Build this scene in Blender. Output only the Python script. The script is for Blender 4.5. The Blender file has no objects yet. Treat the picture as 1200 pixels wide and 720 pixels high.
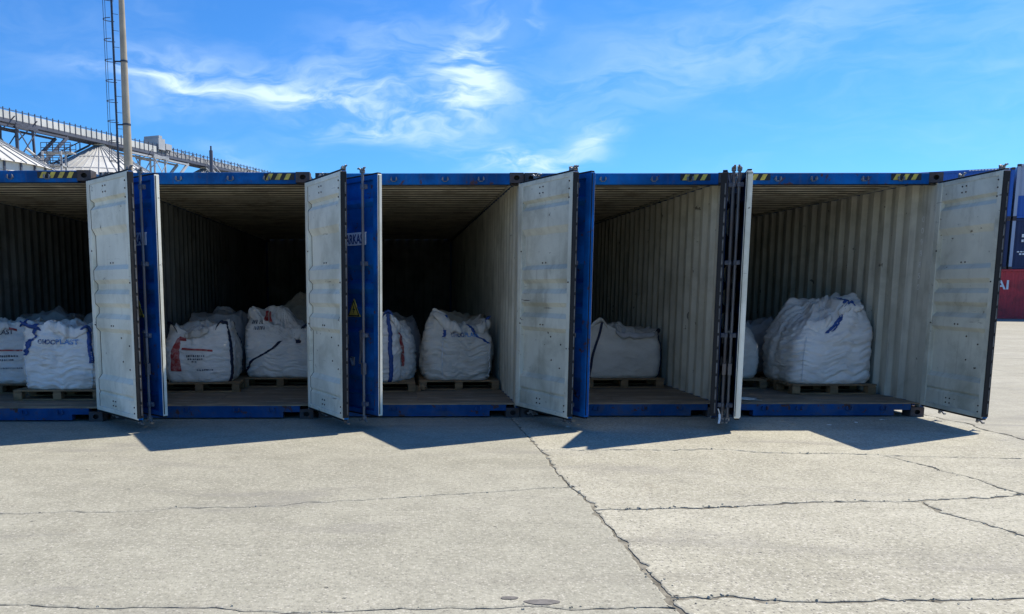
import bpy, bmesh, math, random
from math import sin, cos, pi, radians, sqrt, atan2, floor
from mathutils import Vector, Matrix, noise as mnoise
from mathutils.geometry import tessellate_polygon

random.seed(7)
SC = bpy.context.scene
COL = SC.collection

# ------------------------------------------------------------------ camera
cam_d = bpy.data.cameras.new('camera')
cam = bpy.data.objects.new('camera', cam_d); COL.objects.link(cam)
cam_d.sensor_width = 36.0
cam_d.lens = 980.0 / 1200.0 * 36.0
cam_d.shift_x = 134.9 / 1200.0
cam_d.shift_y = 110.6 / 1200.0
cam_d.clip_start = 0.1; cam_d.clip_end = 3000
cam.matrix_world = (Matrix.Translation((0, -10.043, 1.5336)) @
                    Matrix.Rotation(pi / 2 - 0.131976, 4, 'X') @ Matrix.Rotation(-0.0015, 4, 'Z'))
SC.camera = cam

# ------------------------------------------------------------------ light, sky, exposure
SUN = Vector((0.655, 0.345, 1.0)).normalized()
SUN_EL = math.asin(SUN.z); SUN_AZ = atan2(SUN.x, SUN.y)      # azimuth from +Y towards +X
SKY_STRENGTH = 0.11
sun_d = bpy.data.lights.new('sun', 'SUN'); sun_d.energy = 4.8; sun_d.angle = radians(0.53)
sun_d.color = (1.0, 0.925, 0.79)
sun = bpy.data.objects.new('sun', sun_d); COL.objects.link(sun)
sun.rotation_euler = SUN.to_track_quat('Z', 'Y').to_euler()
sun.location = (20, 10, 40)

SC.view_settings.view_transform = 'Standard'
SC.view_settings.look = 'None'
SC.view_settings.gamma = 1.0
SC.view_settings.use_curve_mapping = False
SC.view_settings.exposure = 0.58
SC.render.engine = 'CYCLES'
SC.cycles.max_bounces = 8
SC.cycles.diffuse_bounces = 3
SC.cycles.sample_clamp_indirect = 6.0

world = bpy.data.worlds.new('World'); SC.world = world; world.use_nodes = True


class NG:
    """tiny helper to write node graphs"""
    def __init__(s, tree):
        s.t = tree
        for n in list(tree.nodes): tree.nodes.remove(n)
    def n(s, typ, **kw):
        nd = s.t.nodes.new(typ)
        for k, v in kw.items(): setattr(nd, k, v)
        return nd
    def link(s, a, b): s.t.links.new(a, b)
    def put(s, sock, v):
        if isinstance(v, bpy.types.NodeSocket): s.link(v, sock)
        elif v is not None: sock.default_value = v
    def m(s, op, a, b=None, c=None, clamp=False):
        nd = s.n('ShaderNodeMath', operation=op, use_clamp=clamp)
        s.put(nd.inputs[0], a)
        if b is not None: s.put(nd.inputs[1], b)
        if c is not None: s.put(nd.inputs[2], c)
        return nd.outputs[0]
    def vm(s, op, a, b=None):
        nd = s.n('ShaderNodeVectorMath', operation=op)
        s.put(nd.inputs[0], a)
        if b is not None: s.put(nd.inputs[1], b)
        return nd.outputs[0]
    def comb(s, x, y, z):
        nd = s.n('ShaderNodeCombineXYZ')
        for i, v in enumerate((x, y, z)): s.put(nd.inputs[i], v)
        return nd.outputs[0]
    def sep(s, v):
        nd = s.n('ShaderNodeSeparateXYZ'); s.put(nd.inputs[0], v); return nd.outputs
    def noise(s, vec, scale, detail=4, rough=0.55, dist=0.0, out=0):
        nd = s.n('ShaderNodeTexNoise')
        s.put(nd.inputs['Vector'], vec); s.put(nd.inputs['Scale'], scale)
        nd.inputs['Detail'].default_value = detail; nd.inputs['Roughness'].default_value = rough
        nd.inputs['Distortion'].default_value = dist
        return nd.outputs[out]
    def vor(s, vec, scale, feature='F1', out='Distance'):
        nd = s.n('ShaderNodeTexVoronoi', feature=feature)
        s.put(nd.inputs['Vector'], vec); s.put(nd.inputs['Scale'], scale)
        return nd.outputs[out]
    def ramp(s, v, lo, hi, a=0.0, b=1.0, smooth=True):
        nd = s.n('ShaderNodeMapRange'); nd.clamp = True
        if smooth: nd.interpolation_type = 'SMOOTHSTEP'
        s.put(nd.inputs[0], v)
        for i, q in enumerate((lo, hi, a, b)): nd.inputs[1 + i].default_value = q
        return nd.outputs[0]
    def mix(s, f, a, b, blend='MIX'):
        nd = s.n('ShaderNodeMix', data_type='RGBA', blend_type=blend)
        s.put(nd.inputs[0], f)
        s.put(nd.inputs[6], tuple(a) + (1,) if isinstance(a, (tuple, list)) and len(a) == 3 else a)
        s.put(nd.inputs[7], tuple(b) + (1,) if isinstance(b, (tuple, list)) and len(b) == 3 else b)
        return nd.outputs[2]


g = NG(world.node_tree)
sky = g.n('ShaderNodeTexSky', sky_type='NISHITA')
sky.sun_disc = False
sky.sun_elevation = SUN_EL
sky.sun_rotation = SUN_AZ
sky.altitude = 0; sky.air_density = 1.0; sky.dust_density = 0.35; sky.ozone_density = 2.0
tc = g.n('ShaderNodeTexCoord')
dx, dy, dz = g.sep(tc.outputs['Generated'])
az = g.m('ARCTAN2', dx, dy)
el = g.m('ARCSINE', dz)
# wispy cirrus: warped fractal noise in azimuth/elevation, gathered in a few drifts
warp = g.noise(g.comb(g.m('MULTIPLY', az, 3.0), g.m('MULTIPLY', el, 7.0), 0.0), 2.4, 3, 0.55, 0.0, 1)
wx, wy, wz = g.sep(warp)
az2 = g.m('ADD', az, g.m('MULTIPLY', g.m('SUBTRACT', wx, 0.5), 0.10))
el2 = g.m('ADD', el, g.m('MULTIPLY', g.m('SUBTRACT', wy, 0.5), 0.075))
fib = g.noise(g.comb(g.m('MULTIPLY', az2, 5.0), g.m('MULTIPLY', el2, 17.0), 1.7), 2.2, 6, 0.57, 0.2)
fib2 = g.noise(g.comb(g.m('MULTIPLY', az2, 2.2), g.m('MULTIPLY', el2, 6.0), 5.2), 2.6, 5, 0.6, 0.25)


def drift(a0, e0, sa, se, amp, tilt=0.0):
    da = g.m('SUBTRACT', az2, a0); de = g.m('SUBTRACT', el2, e0)
    de = g.m('SUBTRACT', de, g.m('MULTIPLY', da, tilt))
    r = g.m('ADD', g.m('POWER', g.m('DIVIDE', da, sa), 2.0), g.m('POWER', g.m('DIVIDE', de, se), 2.0))
    return g.m('MULTIPLY', g.m('EXPONENT', g.m('MULTIPLY', r, -1.0)), amp)


def pxdir(x, y):
    u = (x - 465.1) / 980; v = -(y - 470.6) / 980
    p = 0.131976
    d = Vector((u, cos(p) + v * sin(p), -sin(p) + v * cos(p))).normalized()
    return atan2(d.x, d.y), math.asin(d.z)


dsum = None
for (x, y, sa, se, amp, tilt) in [
        (255, 96, 0.12, 0.020, 1.0, -0.05), (395, 116, 0.085, 0.026, 1.0, -0.16), (545, 92, 0.040, 0.048, 1.15, 0.5),
        (500, 128, 0.085, 0.018, 0.75, 0.1), (604, 26, 0.024, 0.026, 0.8, 0.6), (455, 60, 0.08, 0.030, 0.30, 0.0),
        (608, 184, 0.060, 0.013, 1.2, -0.05), (685, 166, 0.040, 0.014, 0.8, 0.35), (285, 188, 0.03, 0.014, 0.45, -0.3),
        (190, 76, 0.035, 0.012, 0.5, 0.3), (860, 45, 0.17, 0.03, 0.20, 0.12), (700, 110, 0.10, 0.03, 0.15, 0.2),
        (1080, 60, 0.20, 0.08, 0.12, 0.0)]:
    a0, e0 = pxdir(x, y)
    d = drift(a0, e0, sa, se, amp, tilt)
    dsum = d if dsum is None else g.m('ADD', dsum, d)
veil = g.m('MULTIPLY', g.ramp(fib2, 0.45, 0.85), 0.14)
cl = g.m('MULTIPLY', dsum, g.ramp(fib, 0.34, 0.66, 0.06, 1.15))
cl = g.m('ADD', g.m('MULTIPLY', cl, g.ramp(fib2, 0.25, 0.6, 0.55, 1.0)), veil, clamp=True)
cl = g.m('MULTIPLY', cl, g.ramp(el, 0.0, 0.10), clamp=True)
hs = g.n('ShaderNodeHueSaturation')
hs.inputs['Hue'].default_value = 0.5; hs.inputs['Saturation'].default_value = 1.12; hs.inputs['Value'].default_value = 1.0
g.link(sky.outputs[0], hs.inputs['Color'])
tint = g.mix(1.0, hs.outputs[0], (0.305, 0.68, 1.08), 'MULTIPLY')
skyc = g.mix(g.m('MULTIPLY', cl, 0.85), tint, (5.6, 6.9, 8.0))
bg = g.n('ShaderNodeBackground'); g.link(skyc, bg.inputs['Color']); bg.inputs['Strength'].default_value = SKY_STRENGTH
wo = g.n('ShaderNodeOutputWorld'); g.link(bg.outputs[0], wo.inputs['Surface'])

# ------------------------------------------------------------------ materials
MATS = {}


def mat(name, col, rough=0.6, metal=0.0, spec=0.5, var=0.12, vscale=3.0, dirt=None, dirt_amt=0.0, dirt_scale=2.0,
        spots=None, spot_amt=0.0, spot_scale=9.0, spot_lo=0.66, bump=0.0, bscale=60.0, streak=0.0, streak_col=(0.12, 0.09, 0.06), stretch=(1, 1, 1),
        vcol=None, world_pos=False, scratch=0.0, scratch_col=(0.10, 0.08, 0.06)):
    """painted / weathered surface: base colour with blotchy variation, dirt patches, small chips and vertical streaks"""
    m_ = bpy.data.materials.new(name); m_.use_nodes = True
    q = NG(m_.node_tree)
    t = q.n('ShaderNodeTexCoord'); oi = q.n('ShaderNodeObjectInfo')
    if world_pos:
        geo = q.n('ShaderNodeNewGeometry'); P = geo.outputs['Position']
    else:
        rnd = q.m('MULTIPLY', oi.outputs['Random'], 37.0)
        P = q.vm('ADD', t.outputs['Object'], q.comb(rnd, rnd, rnd))
    P = q.vm('MULTIPLY', P, stretch)
    n1 = q.noise(P, vscale, 5, 0.6)
    c = q.mix(q.ramp(n1, 0.25, 0.75), [x * (1 - var) for x in col], vcol if vcol else [min(1, x * (1 + var)) for x in col])
    if dirt:
        n2 = q.noise(P, dirt_scale, 6, 0.65, 0.4)
        c = q.mix(q.m('MULTIPLY', q.ramp(n2, 0.42, 0.70), dirt_amt), c, dirt)
    if streak > 0:
        n4 = q.noise(q.vm('MULTIPLY', P, (9.0, 9.0, 0.55)), 1.6, 5, 0.6, 0.2)
        c = q.mix(q.m('MULTIPLY', q.ramp(n4, 0.52, 0.78), streak), c, streak_col)
    if scratch > 0:
        ns = q.noise(q.vm('ADD', q.vm('MULTIPLY', P, (2.2, 2.2, 26.0)), q.comb(q.m('MULTIPLY', n1, 1.5), 0.0, 0.0)), 1.0, 3, 0.6)
        nm = q.noise(P, 2.3, 3, 0.5)
        c = q.mix(q.m('MULTIPLY', q.m('MULTIPLY', q.ramp(ns, 0.66, 0.72), q.ramp(nm, 0.48, 0.62)), scratch), c, scratch_col)
    if spots:
        n3 = q.noise(P, spot_scale, 4, 0.7)
        c = q.mix(q.m('MULTIPLY', q.ramp(n3, spot_lo, spot_lo + 0.05), spot_amt), c, spots)
    b = q.n('ShaderNodeBsdfPrincipled')
    q.link(c, b.inputs['Base Color'])
    r = q.m('ADD', q.m('MULTIPLY', q.m('SUBTRACT', n1, 0.5), 0.25), rough, clamp=True)
    q.link(r, b.inputs['Roughness'])
    b.inputs['Metallic'].default_value = metal
    b.inputs['Specular IOR Level'].default_value = spec
    if bump > 0:
        nb = q.noise(P, bscale, 4, 0.6)
        bn = q.n('ShaderNodeBump'); bn.inputs['Strength'].default_value = 0.6; bn.inputs['Distance'].default_value = bump
        q.link(nb, bn.inputs['Height']); q.link(bn.outputs[0], b.inputs['Normal'])
    o = q.n('ShaderNodeOutputMaterial'); q.link(b.outputs[0], o.inputs[0])
    MATS[name] = m_
    return m_


RUST = (0.085, 0.040, 0.022)
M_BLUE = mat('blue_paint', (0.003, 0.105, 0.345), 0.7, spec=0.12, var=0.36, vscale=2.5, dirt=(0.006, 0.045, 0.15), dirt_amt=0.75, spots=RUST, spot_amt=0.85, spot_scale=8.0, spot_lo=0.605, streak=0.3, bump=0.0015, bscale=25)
M_BLUED = mat('worn_blue_paint', (0.007, 0.068, 0.21), 0.7, spec=0.15, var=0.3, vscale=3.5, dirt=(0.09, 0.08, 0.07), dirt_amt=0.6, dirt_scale=3.5, spots=RUST, spot_amt=0.9, spot_scale=8.0, spot_lo=0.58, bump=0.002, bscale=25)
M_BLUESH = mat('shade_darkened_blue_paint', (0.003, 0.022, 0.075), 0.75, spec=0.1, var=0.3, vscale=2.5, dirt=(0.012, 0.014, 0.02), dirt_amt=0.7, spots=RUST, spot_amt=0.6, spot_scale=6.0)  # blue paint darkened to carry the shade between the two facing doors
M_PALE = mat('pale_door_paint', (0.78, 0.77, 0.66), 0.55, spec=0.35, var=0.10, vscale=1.6, dirt=(0.44, 0.43, 0.33), dirt_amt=0.6, dirt_scale=1.7, spots=(0.10, 0.075, 0.05), spot_amt=0.75, spot_scale=10.0, streak=0.22, streak_col=(0.32, 0.26, 0.17), bump=0.001, bscale=30, scratch=0.75)
M_GREYP = mat('grey_door_paint', (0.60, 0.595, 0.50), 0.55, spec=0.35, var=0.12, vscale=1.6, dirt=(0.30, 0.29, 0.22), dirt_amt=0.7, dirt_scale=1.9, spots=(0.06, 0.045, 0.03), spot_amt=0.9, spot_scale=9.0, streak=0.3, streak_col=(0.22, 0.17, 0.11), bump=0.001, bscale=30, scratch=0.9)
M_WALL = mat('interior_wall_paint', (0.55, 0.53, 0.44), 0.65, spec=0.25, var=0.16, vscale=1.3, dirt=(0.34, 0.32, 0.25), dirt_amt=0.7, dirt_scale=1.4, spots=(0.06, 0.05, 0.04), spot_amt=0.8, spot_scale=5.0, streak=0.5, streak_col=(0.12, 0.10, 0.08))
M_WALLSH = mat('shaded_interior_wall_paint', (0.20, 0.21, 0.20), 0.7, spec=0.2, var=0.16, vscale=1.3, dirt=(0.10, 0.10, 0.09), dirt_amt=0.7, dirt_scale=1.4, streak=0.4, streak_col=(0.07, 0.06, 0.05))  # wall paint darkened: interior gloom painted into the left and end walls
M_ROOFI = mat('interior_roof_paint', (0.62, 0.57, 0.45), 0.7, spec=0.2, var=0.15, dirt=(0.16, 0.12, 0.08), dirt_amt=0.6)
M_ROOFSH = mat('shaded_roof_rib', (0.12, 0.105, 0.085), 0.8, spec=0.2, var=0.3, vscale=3, dirt=(0.25, 0.22, 0.17), dirt_amt=0.5, dirt_scale=4)  # rib shade painted in; the paler roof paint carries the lit flanks
M_CAST = mat('casting_steel', (0.055, 0.050, 0.055), 0.75, var=0.4, vscale=8, dirt=RUST, dirt_amt=0.7, dirt_scale=9, bump=0.003, bscale=40)
M_GALV = mat('galvanised_bar', (0.21, 0.213, 0.22), 0.5, metal=0.35, var=0.25, vscale=9, dirt=(0.16, 0.10, 0.07), dirt_amt=0.6, dirt_scale=5, stretch=(1, 1, 0.4))
M_KEEP = mat('weathered_keeper', (0.16, 0.17, 0.19), 0.7, var=0.4, vscale=20, dirt=(0.03, 0.05, 0.12), dirt_amt=0.8, dirt_scale=14)
M_RETAIN = mat('gasket_retainer_steel', (0.11, 0.11, 0.11), 0.6, var=0.5, vscale=9, dirt=(0.03, 0.03, 0.03), dirt_amt=0.7, dirt_scale=5)
M_RUB = mat('rubber_gasket', (0.013, 0.013, 0.014), 0.7, spec=0.3, var=0.3, vscale=12)
M_DARK = mat('dark_void_steel', (0.02, 0.018, 0.017), 0.85, var=0.3, vscale=9)
M_BOLT = mat('rusty_bolt', (0.045, 0.03, 0.022), 0.8, var=0.3, vscale=30)
M_PLY = mat('worn_plywood', (0.27, 0.205, 0.14), 0.8, spec=0.2, var=0.3, vscale=2.2, dirt=(0.16, 0.14, 0.12), dirt_amt=0.7, dirt_scale=1.8, spots=(0.42, 0.37, 0.29), spot_amt=0.7, spot_scale=5.0, spot_lo=0.58, bump=0.002, bscale=18, stretch=(0.5, 2.5, 1))
M_WORN = mat('worn_edge_wood', (0.36, 0.27, 0.17), 0.8, spec=0.2, var=0.4, vscale=5, dirt=(0.12, 0.10, 0.08), dirt_amt=0.8, dirt_scale=4, bump=0.003, bscale=18, stretch=(0.6, 3, 3))
M_WOOD = mat('pallet_wood', (0.27, 0.175, 0.095), 0.8, spec=0.2, var=0.35, vscale=4, dirt=(0.12, 0.09, 0.06), dirt_amt=0.6, dirt_scale=3, bump=0.002, bscale=20, stretch=(0.7, 3, 3))
M_YEL = mat('hazard_yellow', (0.62, 0.47, 0.07), 0.6, var=0.2, vscale=9, dirt=(0.2, 0.16, 0.08), dirt_amt=0.6, dirt_scale=8)
M_BLK = mat('hazard_black', (0.012, 0.012, 0.014), 0.6)
M_PLATE = mat('plate_white', (0.70, 0.73, 0.76), 0.5, var=0.08, vscale=6, dirt=(0.4, 0.4, 0.4), dirt_amt=0.4)
M_PLTXT = mat('plate_letter_blue', (0.02, 0.05, 0.20), 0.5)
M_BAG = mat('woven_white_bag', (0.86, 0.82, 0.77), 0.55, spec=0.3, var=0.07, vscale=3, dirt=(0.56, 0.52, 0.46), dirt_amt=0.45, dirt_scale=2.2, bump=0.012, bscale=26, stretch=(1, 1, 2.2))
M_BAGB = mat('woven_beige_bag', (0.66, 0.63, 0.57), 0.6, spec=0.25, var=0.10, vscale=2.5, dirt=(0.46, 0.40, 0.32), dirt_amt=0.5, dirt_scale=2.2, bump=0.012, bscale=26, stretch=(1, 1, 2.2))
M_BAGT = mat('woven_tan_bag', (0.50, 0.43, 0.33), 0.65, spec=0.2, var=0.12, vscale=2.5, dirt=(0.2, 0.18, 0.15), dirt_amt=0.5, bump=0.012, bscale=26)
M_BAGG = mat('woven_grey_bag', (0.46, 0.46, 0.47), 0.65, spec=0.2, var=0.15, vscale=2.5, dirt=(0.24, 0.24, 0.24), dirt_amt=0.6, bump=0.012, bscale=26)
M_STRAP = mat('blue_strap', (0.025, 0.075, 0.28), 0.6, var=0.2, vscale=12)
M_STRAPD = mat('navy_strap', (0.012, 0.018, 0.05), 0.65, var=0.2, vscale=12)
M_PIPE = mat('white_piping', (0.74, 0.75, 0.76), 0.5)
M_INKD = mat('print_dark_blue', (0.02, 0.06, 0.20), 0.6, dirt=(0.55, 0.56, 0.6), dirt_amt=0.75, dirt_scale=14)
M_INKL = mat('print_light_blue', (0.08, 0.27, 0.60), 0.6, dirt=(0.55, 0.56, 0.6), dirt_amt=0.75, dirt_scale=14)
M_INKR = mat('print_red', (0.42, 0.035, 0.03), 0.6, var=0.25, vscale=8, dirt=(0.6, 0.5, 0.48), dirt_amt=0.55, dirt_scale=16)
M_INKK = mat('print_black', (0.03, 0.035, 0.06), 0.6, dirt=(0.55, 0.56, 0.6), dirt_amt=0.75, dirt_scale=14)
M_SILO = mat('galvanised_silo', (0.55, 0.54, 0.50), 0.55, metal=0.15, var=0.10, vscale=0.25, dirt=(0.38, 0.36, 0.31), dirt_amt=0.5, dirt_scale=0.3)
M_STEEL = mat('grey_structural_steel', (0.36, 0.37, 0.38), 0.6, metal=0.2, var=0.15, vscale=0.5)
M_STEELD = mat('dark_structural_steel', (0.06, 0.07, 0.10), 0.7, var=0.2, vscale=0.5)
M_MAST = mat('mast_concrete', (0.36, 0.31, 0.24), 0.85, spec=0.2, var=0.15, vscale=0.9, dirt=(0.25, 0.23, 0.19), dirt_amt=0.5)
M_LADDER = mat('dark_ladder_steel', (0.025, 0.035, 0.06), 0.6, var=0.2)
M_RED = mat('maroon_container_paint', (0.58, 0.045, 0.050), 0.6, var=0.15, vscale=0.8, dirt=(0.12, 0.03, 0.03), dirt_amt=0.5)
M_NAVY = mat('navy_container_paint', (0.012, 0.026, 0.085), 0.6, var=0.2, vscale=0.8)
M_BLUE2 = mat('bright_blue_container_paint', (0.012, 0.10, 0.42), 0.55, var=0.12, vscale=0.8)
M_GREYC = mat('blue_grey_container_paint', (0.33, 0.39, 0.50), 0.6, var=0.08, vscale=0.8)
M_LET = mat('white_lettering', (0.78, 0.78, 0.78), 0.5)
M_STENCIL = mat('faded_stencil', (0.72, 0.72, 0.68), 0.7, var=0.2, vscale=30, dirt=(0.5, 0.5, 0.45), dirt_amt=0.9, dirt_scale=20)
M_SCRAP = mat('white_scrap', (0.7, 0.7, 0.68), 0.6)


def concrete(name, c0, c1, speck, agg):
    m_ = bpy.data.materials.new(name); m_.use_nodes = True
    q = NG(m_.node_tree)
    P = q.n('ShaderNodeNewGeometry').outputs['Position']
    big = q.noise(q.vm('MULTIPLY', P, (0.6, 1.0, 1.0)), 0.55, 5, 0.6, 0.5)
    mid = q.noise(P, 3.2, 6, 0.65, 0.3)
    fine = q.noise(P, 30, 5, 0.8)
    c = q.mix(q.ramp(big, 0.3, 0.7), c0, c1)
    c = q.mix(q.m('MULTIPLY', q.ramp(mid, 0.40, 0.75), 0.42), c, [x * 0.72 for x in c0])
    c = q.mix(q.m('MULTIPLY', q.ramp(mid, 0.52, 0.30), 0.22), c, [min(1, x * 1.22) for x in c1])
    trk = q.noise(q.vm('MULTIPLY', P, (0.18, 2.4, 1)), 1.0, 5, 0.6, 0.6)
    c = q.mix(q.m('MULTIPLY', q.ramp(trk, 0.54, 0.70), 0.20), c, (0.20, 0.185, 0.155))
    c = q.mix(q.m('MULTIPLY', q.ramp(q.noise(P, 1.7, 6, 0.7, 0.8), 0.60, 0.70), 0.28), c, (0.22, 0.19, 0.145))
    # fine sand and aggregate grain
    c = q.mix(q.m('MULTIPLY', q.ramp(fine, 0.50, 0.66), speck), c, [x * 0.55 for x in c0])
    c = q.mix(q.m('MULTIPLY', q.ramp(fine, 0.48, 0.34), speck * 0.9), c, [min(1, x * 1.4) for x in c1])
    v = q.vor(P, 62.0, out='Color'); vr = q.sep(v)[0]
    vd = q.vor(P, 62.0)
    c = q.mix(q.m('MULTIPLY', q.m('MULTIPLY', q.ramp(vr, 0.75, 0.85), q.ramp(vd, 0.55, 0.30)), agg), c, (0.50, 0.47, 0.40))
    c = q.mix(q.m('MULTIPLY', q.m('MULTIPLY', q.ramp(vr, 0.18, 0.10), q.ramp(vd, 0.5, 0.25)), agg), c, (0.14, 0.13, 0.12))
    # sparse pits / dark crumbs
    pv = q.vor(P, 5.5); pc = q.sep(q.vor(P, 5.5, out='Color'))[1]
    pit = q.m('MULTIPLY', q.ramp(pv, 0.085, 0.045), q.ramp(pc, 0.70, 0.78))
    c = q.mix(q.m('MULTIPLY', pit, 0.7), c, (0.10, 0.095, 0.085))
    # old drip and tyre staining
    st = q.noise(q.vm('MULTIPLY', P, (0.35, 1.3, 1)), 1.1, 4, 0.55, 1.0)
    c = q.mix(q.m('MULTIPLY', q.ramp(st, 0.52, 0.76), 0.50), c, (0.19, 0.18, 0.165))
    b = q.n('ShaderNodeBsdfPrincipled'); q.link(c, b.inputs['Base Color'])
    b.inputs['Roughness'].default_value = 0.9; b.inputs['Specular IOR Level'].default_value = 0.2
    h = q.m('ADD', q.m('MULTIPLY', fine, 0.5), q.m('MULTIPLY', mid, 1.2))
    h = q.m('ADD', h, q.m('MULTIPLY', q.ramp(vd, 0.0, 0.5), -0.25 * agg))
    h = q.m('SUBTRACT', h, q.m('MULTIPLY', pit, 1.2))
    bn = q.n('ShaderNodeBump'); bn.inputs['Strength'].default_value = 0.55; bn.inputs['Distance'].default_value = 0.012
    q.link(h, bn.inputs['Height']); q.link(bn.outputs[0], b.inputs['Normal'])
    o = q.n('ShaderNodeOutputMaterial'); q.link(b.outputs[0], o.inputs[0])
    return m_


M_CON_A = concrete('yard_concrete_grey', (0.282, 0.270, 0.216), (0.342, 0.328, 0.266), 0.6, 0.6)
M_CON_B = concrete('yard_concrete_exposed', (0.322, 0.305, 0.240), (0.408, 0.388, 0.312), 0.75, 0.95)
M_CON_F = concrete('yard_concrete_far', (0.315, 0.297, 0.235), (0.365, 0.345, 0.28), 0.4, 0.4)
M_DIRT = mat('joint_dirt', (0.22, 0.205, 0.165), 0.95, spec=0.1, var=0.45, vscale=14, dirt=(0.07, 0.062, 0.052), dirt_amt=0.7, dirt_scale=3.0, bump=0.02, bscale=40, world_pos=True)
M_STAIN = mat('oil_stain', (0.135, 0.125, 0.115), 0.8, var=0.35, vscale=16, world_pos=True)

# ------------------------------------------------------------------ mesh helpers


class MB:
    def __init__(s): s.v = []; s.f = []; s.m = []
    def quad(s, pts, mat=0):
        i = len(s.v); s.v += [tuple(p) for p in pts]; s.f.append(tuple(range(i, i + len(pts)))); s.m.append(mat)
    def box(s, x0, x1, y0, y1, z0, z1, mat=0, bev=0.0):
        if x0 > x1: x0, x1 = x1, x0
        if bev <= 0:
            i = len(s.v)
            s.v += [(x, y, z) for z in (z0, z1) for y in (y0, y1) for x in (x0, x1)]
            for q in ((0, 2, 3, 1), (4, 5, 7, 6), (0, 1, 5, 4), (2, 6, 7, 3), (0, 4, 6, 2), (1, 3, 7, 5)):
                s.f.append(tuple(i + k for k in q)); s.m.append(mat)
            return
        X = (x0, x1); Y = (y0, y1); Z = (z0, z1); b = bev; idx = {}
        for a in (0, 1):
            for c in (0, 1):
                for e in (0, 1):
                    px, py, pz = X[a], Y[c], Z[e]
                    ix = px + (b if a == 0 else -b); iy = py + (b if c == 0 else -b); iz = pz + (b if e == 0 else -b)
                    for ax, p in (('x', (px, iy, iz)), ('y', (ix, py, iz)), ('z', (ix, iy, pz))):
                        idx[(a, c, e, ax)] = len(s.v); s.v.append(p)
        def F(*k): s.f.append(tuple(idx[q] for q in k)); s.m.append(mat)
        for a in (0, 1):
            F((a, 0, 0, 'x'), (a, 1, 0, 'x'), (a, 1, 1, 'x'), (a, 0, 1, 'x'))
            F((0, a, 0, 'y'), (1, a, 0, 'y'), (1, a, 1, 'y'), (0, a, 1, 'y'))
            F((0, 0, a, 'z'), (1, 0, a, 'z'), (1, 1, a, 'z'), (0, 1, a, 'z'))
            for c in (0, 1):
                F((a, c, 0, 'x'), (a, c, 1, 'x'), (a, c, 1, 'y'), (a, c, 0, 'y'))
                F((a, 0, c, 'x'), (a, 1, c, 'x'), (a, 1, c, 'z'), (a, 0, c, 'z'))
                F((0, a, c, 'y'), (1, a, c, 'y'), (1, a, c, 'z'), (0, a, c, 'z'))
                for e in (0, 1): F((a, c, e, 'x'), (a, c, e, 'y'), (a, c, e, 'z'))
    def cyl(s, p0, p1, r0, r1=None, n=10, mat=0, cap=True):
        r1 = r0 if r1 is None else r1
        p0 = Vector(p0); p1 = Vector(p1); d = (p1 - p0)
        if d.length < 1e-6: return
        d.normalize(); a = d.orthogonal().normalized(); b = d.cross(a); i = len(s.v)
        for p, r in ((p0, r0), (p1, r1)):
            for k in range(n):
                t = 2 * pi * k / n; s.v.append(tuple(p + (a * cos(t) + b * sin(t)) * r))
        for k in range(n):
            s.f.append((i + k, i + (k + 1) % n, i + n + (k + 1) % n, i + n + k)); s.m.append(mat)
        if cap:
            s.f.append(tuple(i + k for k in reversed(range(n)))); s.m.append(mat)
            s.f.append(tuple(i + n + k for k in range(n))); s.m.append(mat)
    def bar(s, p0, p1, w, h=None, mat=0):
        """square bar between two points"""
        h = w if h is None else h
        p0 = Vector(p0); p1 = Vector(p1); d = (p1 - p0).normalized()
        up = Vector((0, 0, 1)) if abs(d.z) < 0.95 else Vector((0, 1, 0))
        a = d.cross(up).normalized() * (w / 2); b = d.cross(a).normalized() * (h / 2); i = len(s.v)
        for p in (p0, p1):
            for q in (a + b, a - b, -a - b, -a + b): s.v.append(tuple(p + q))
        for k in range(4): s.f.append((i + k, i + (k + 1) % 4, i + 4 + (k + 1) % 4, i + 4 + k)); s.m.append(mat)
        s.f.append((i + 3, i + 2, i + 1, i)); s.m.append(mat); s.f.append((i + 4, i + 5, i + 6, i + 7)); s.m.append(mat)
    def prism(s, poly, fn, a0, a1, mat=0):
        """closed polygon poly (2d) swept from a0 to a1, fn(u,v,a)->xyz"""
        n = len(poly); i = len(s.v)
        for a in (a0, a1):
            for (u, v) in poly: s.v.append(tuple(fn(u, v, a)))
        for k in range(n): s.f.append((i + k, i + (k + 1) % n, i + n + (k + 1) % n, i + n + k)); s.m.append(mat)
        s.f.append(tuple(i + k for k in reversed(range(n)))); s.m.append(mat)
        s.f.append(tuple(i + n + k for k in range(n))); s.m.append(mat)
    def sheet(s, prof, fn, a0, a1, th, matA=0, matB=1):
        """folded sheet: profile [(u,d)], side A at d, side B at d+th"""
        n = len(prof); i = len(s.v)
        for off in (0, th):
            for a in (a0, a1):
                for (u, d) in prof: s.v.append(tuple(fn(u, d + off, a)))
        for k in range(n - 1):
            s.f.append((i + k, i + k + 1, i + n + k + 1, i + n + k)); s.m.append(matA)
            s.f.append((i + 2 * n + k, i + 3 * n + k, i + 3 * n + k + 1, i + 2 * n + k + 1)); s.m.append(matB)
            s.f.append((i + k, i + 2 * n + k, i + 2 * n + k + 1, i + k + 1)); s.m.append(matA)
            s.f.append((i + n + k, i + n + k + 1, i + 3 * n + k + 1, i + 3 * n + k)); s.m.append(matA)
        for k in (0, n - 1):
            s.f.append((i + k, i + n + k, i + 3 * n + k, i + 2 * n + k)); s.m.append(matA)
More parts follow.
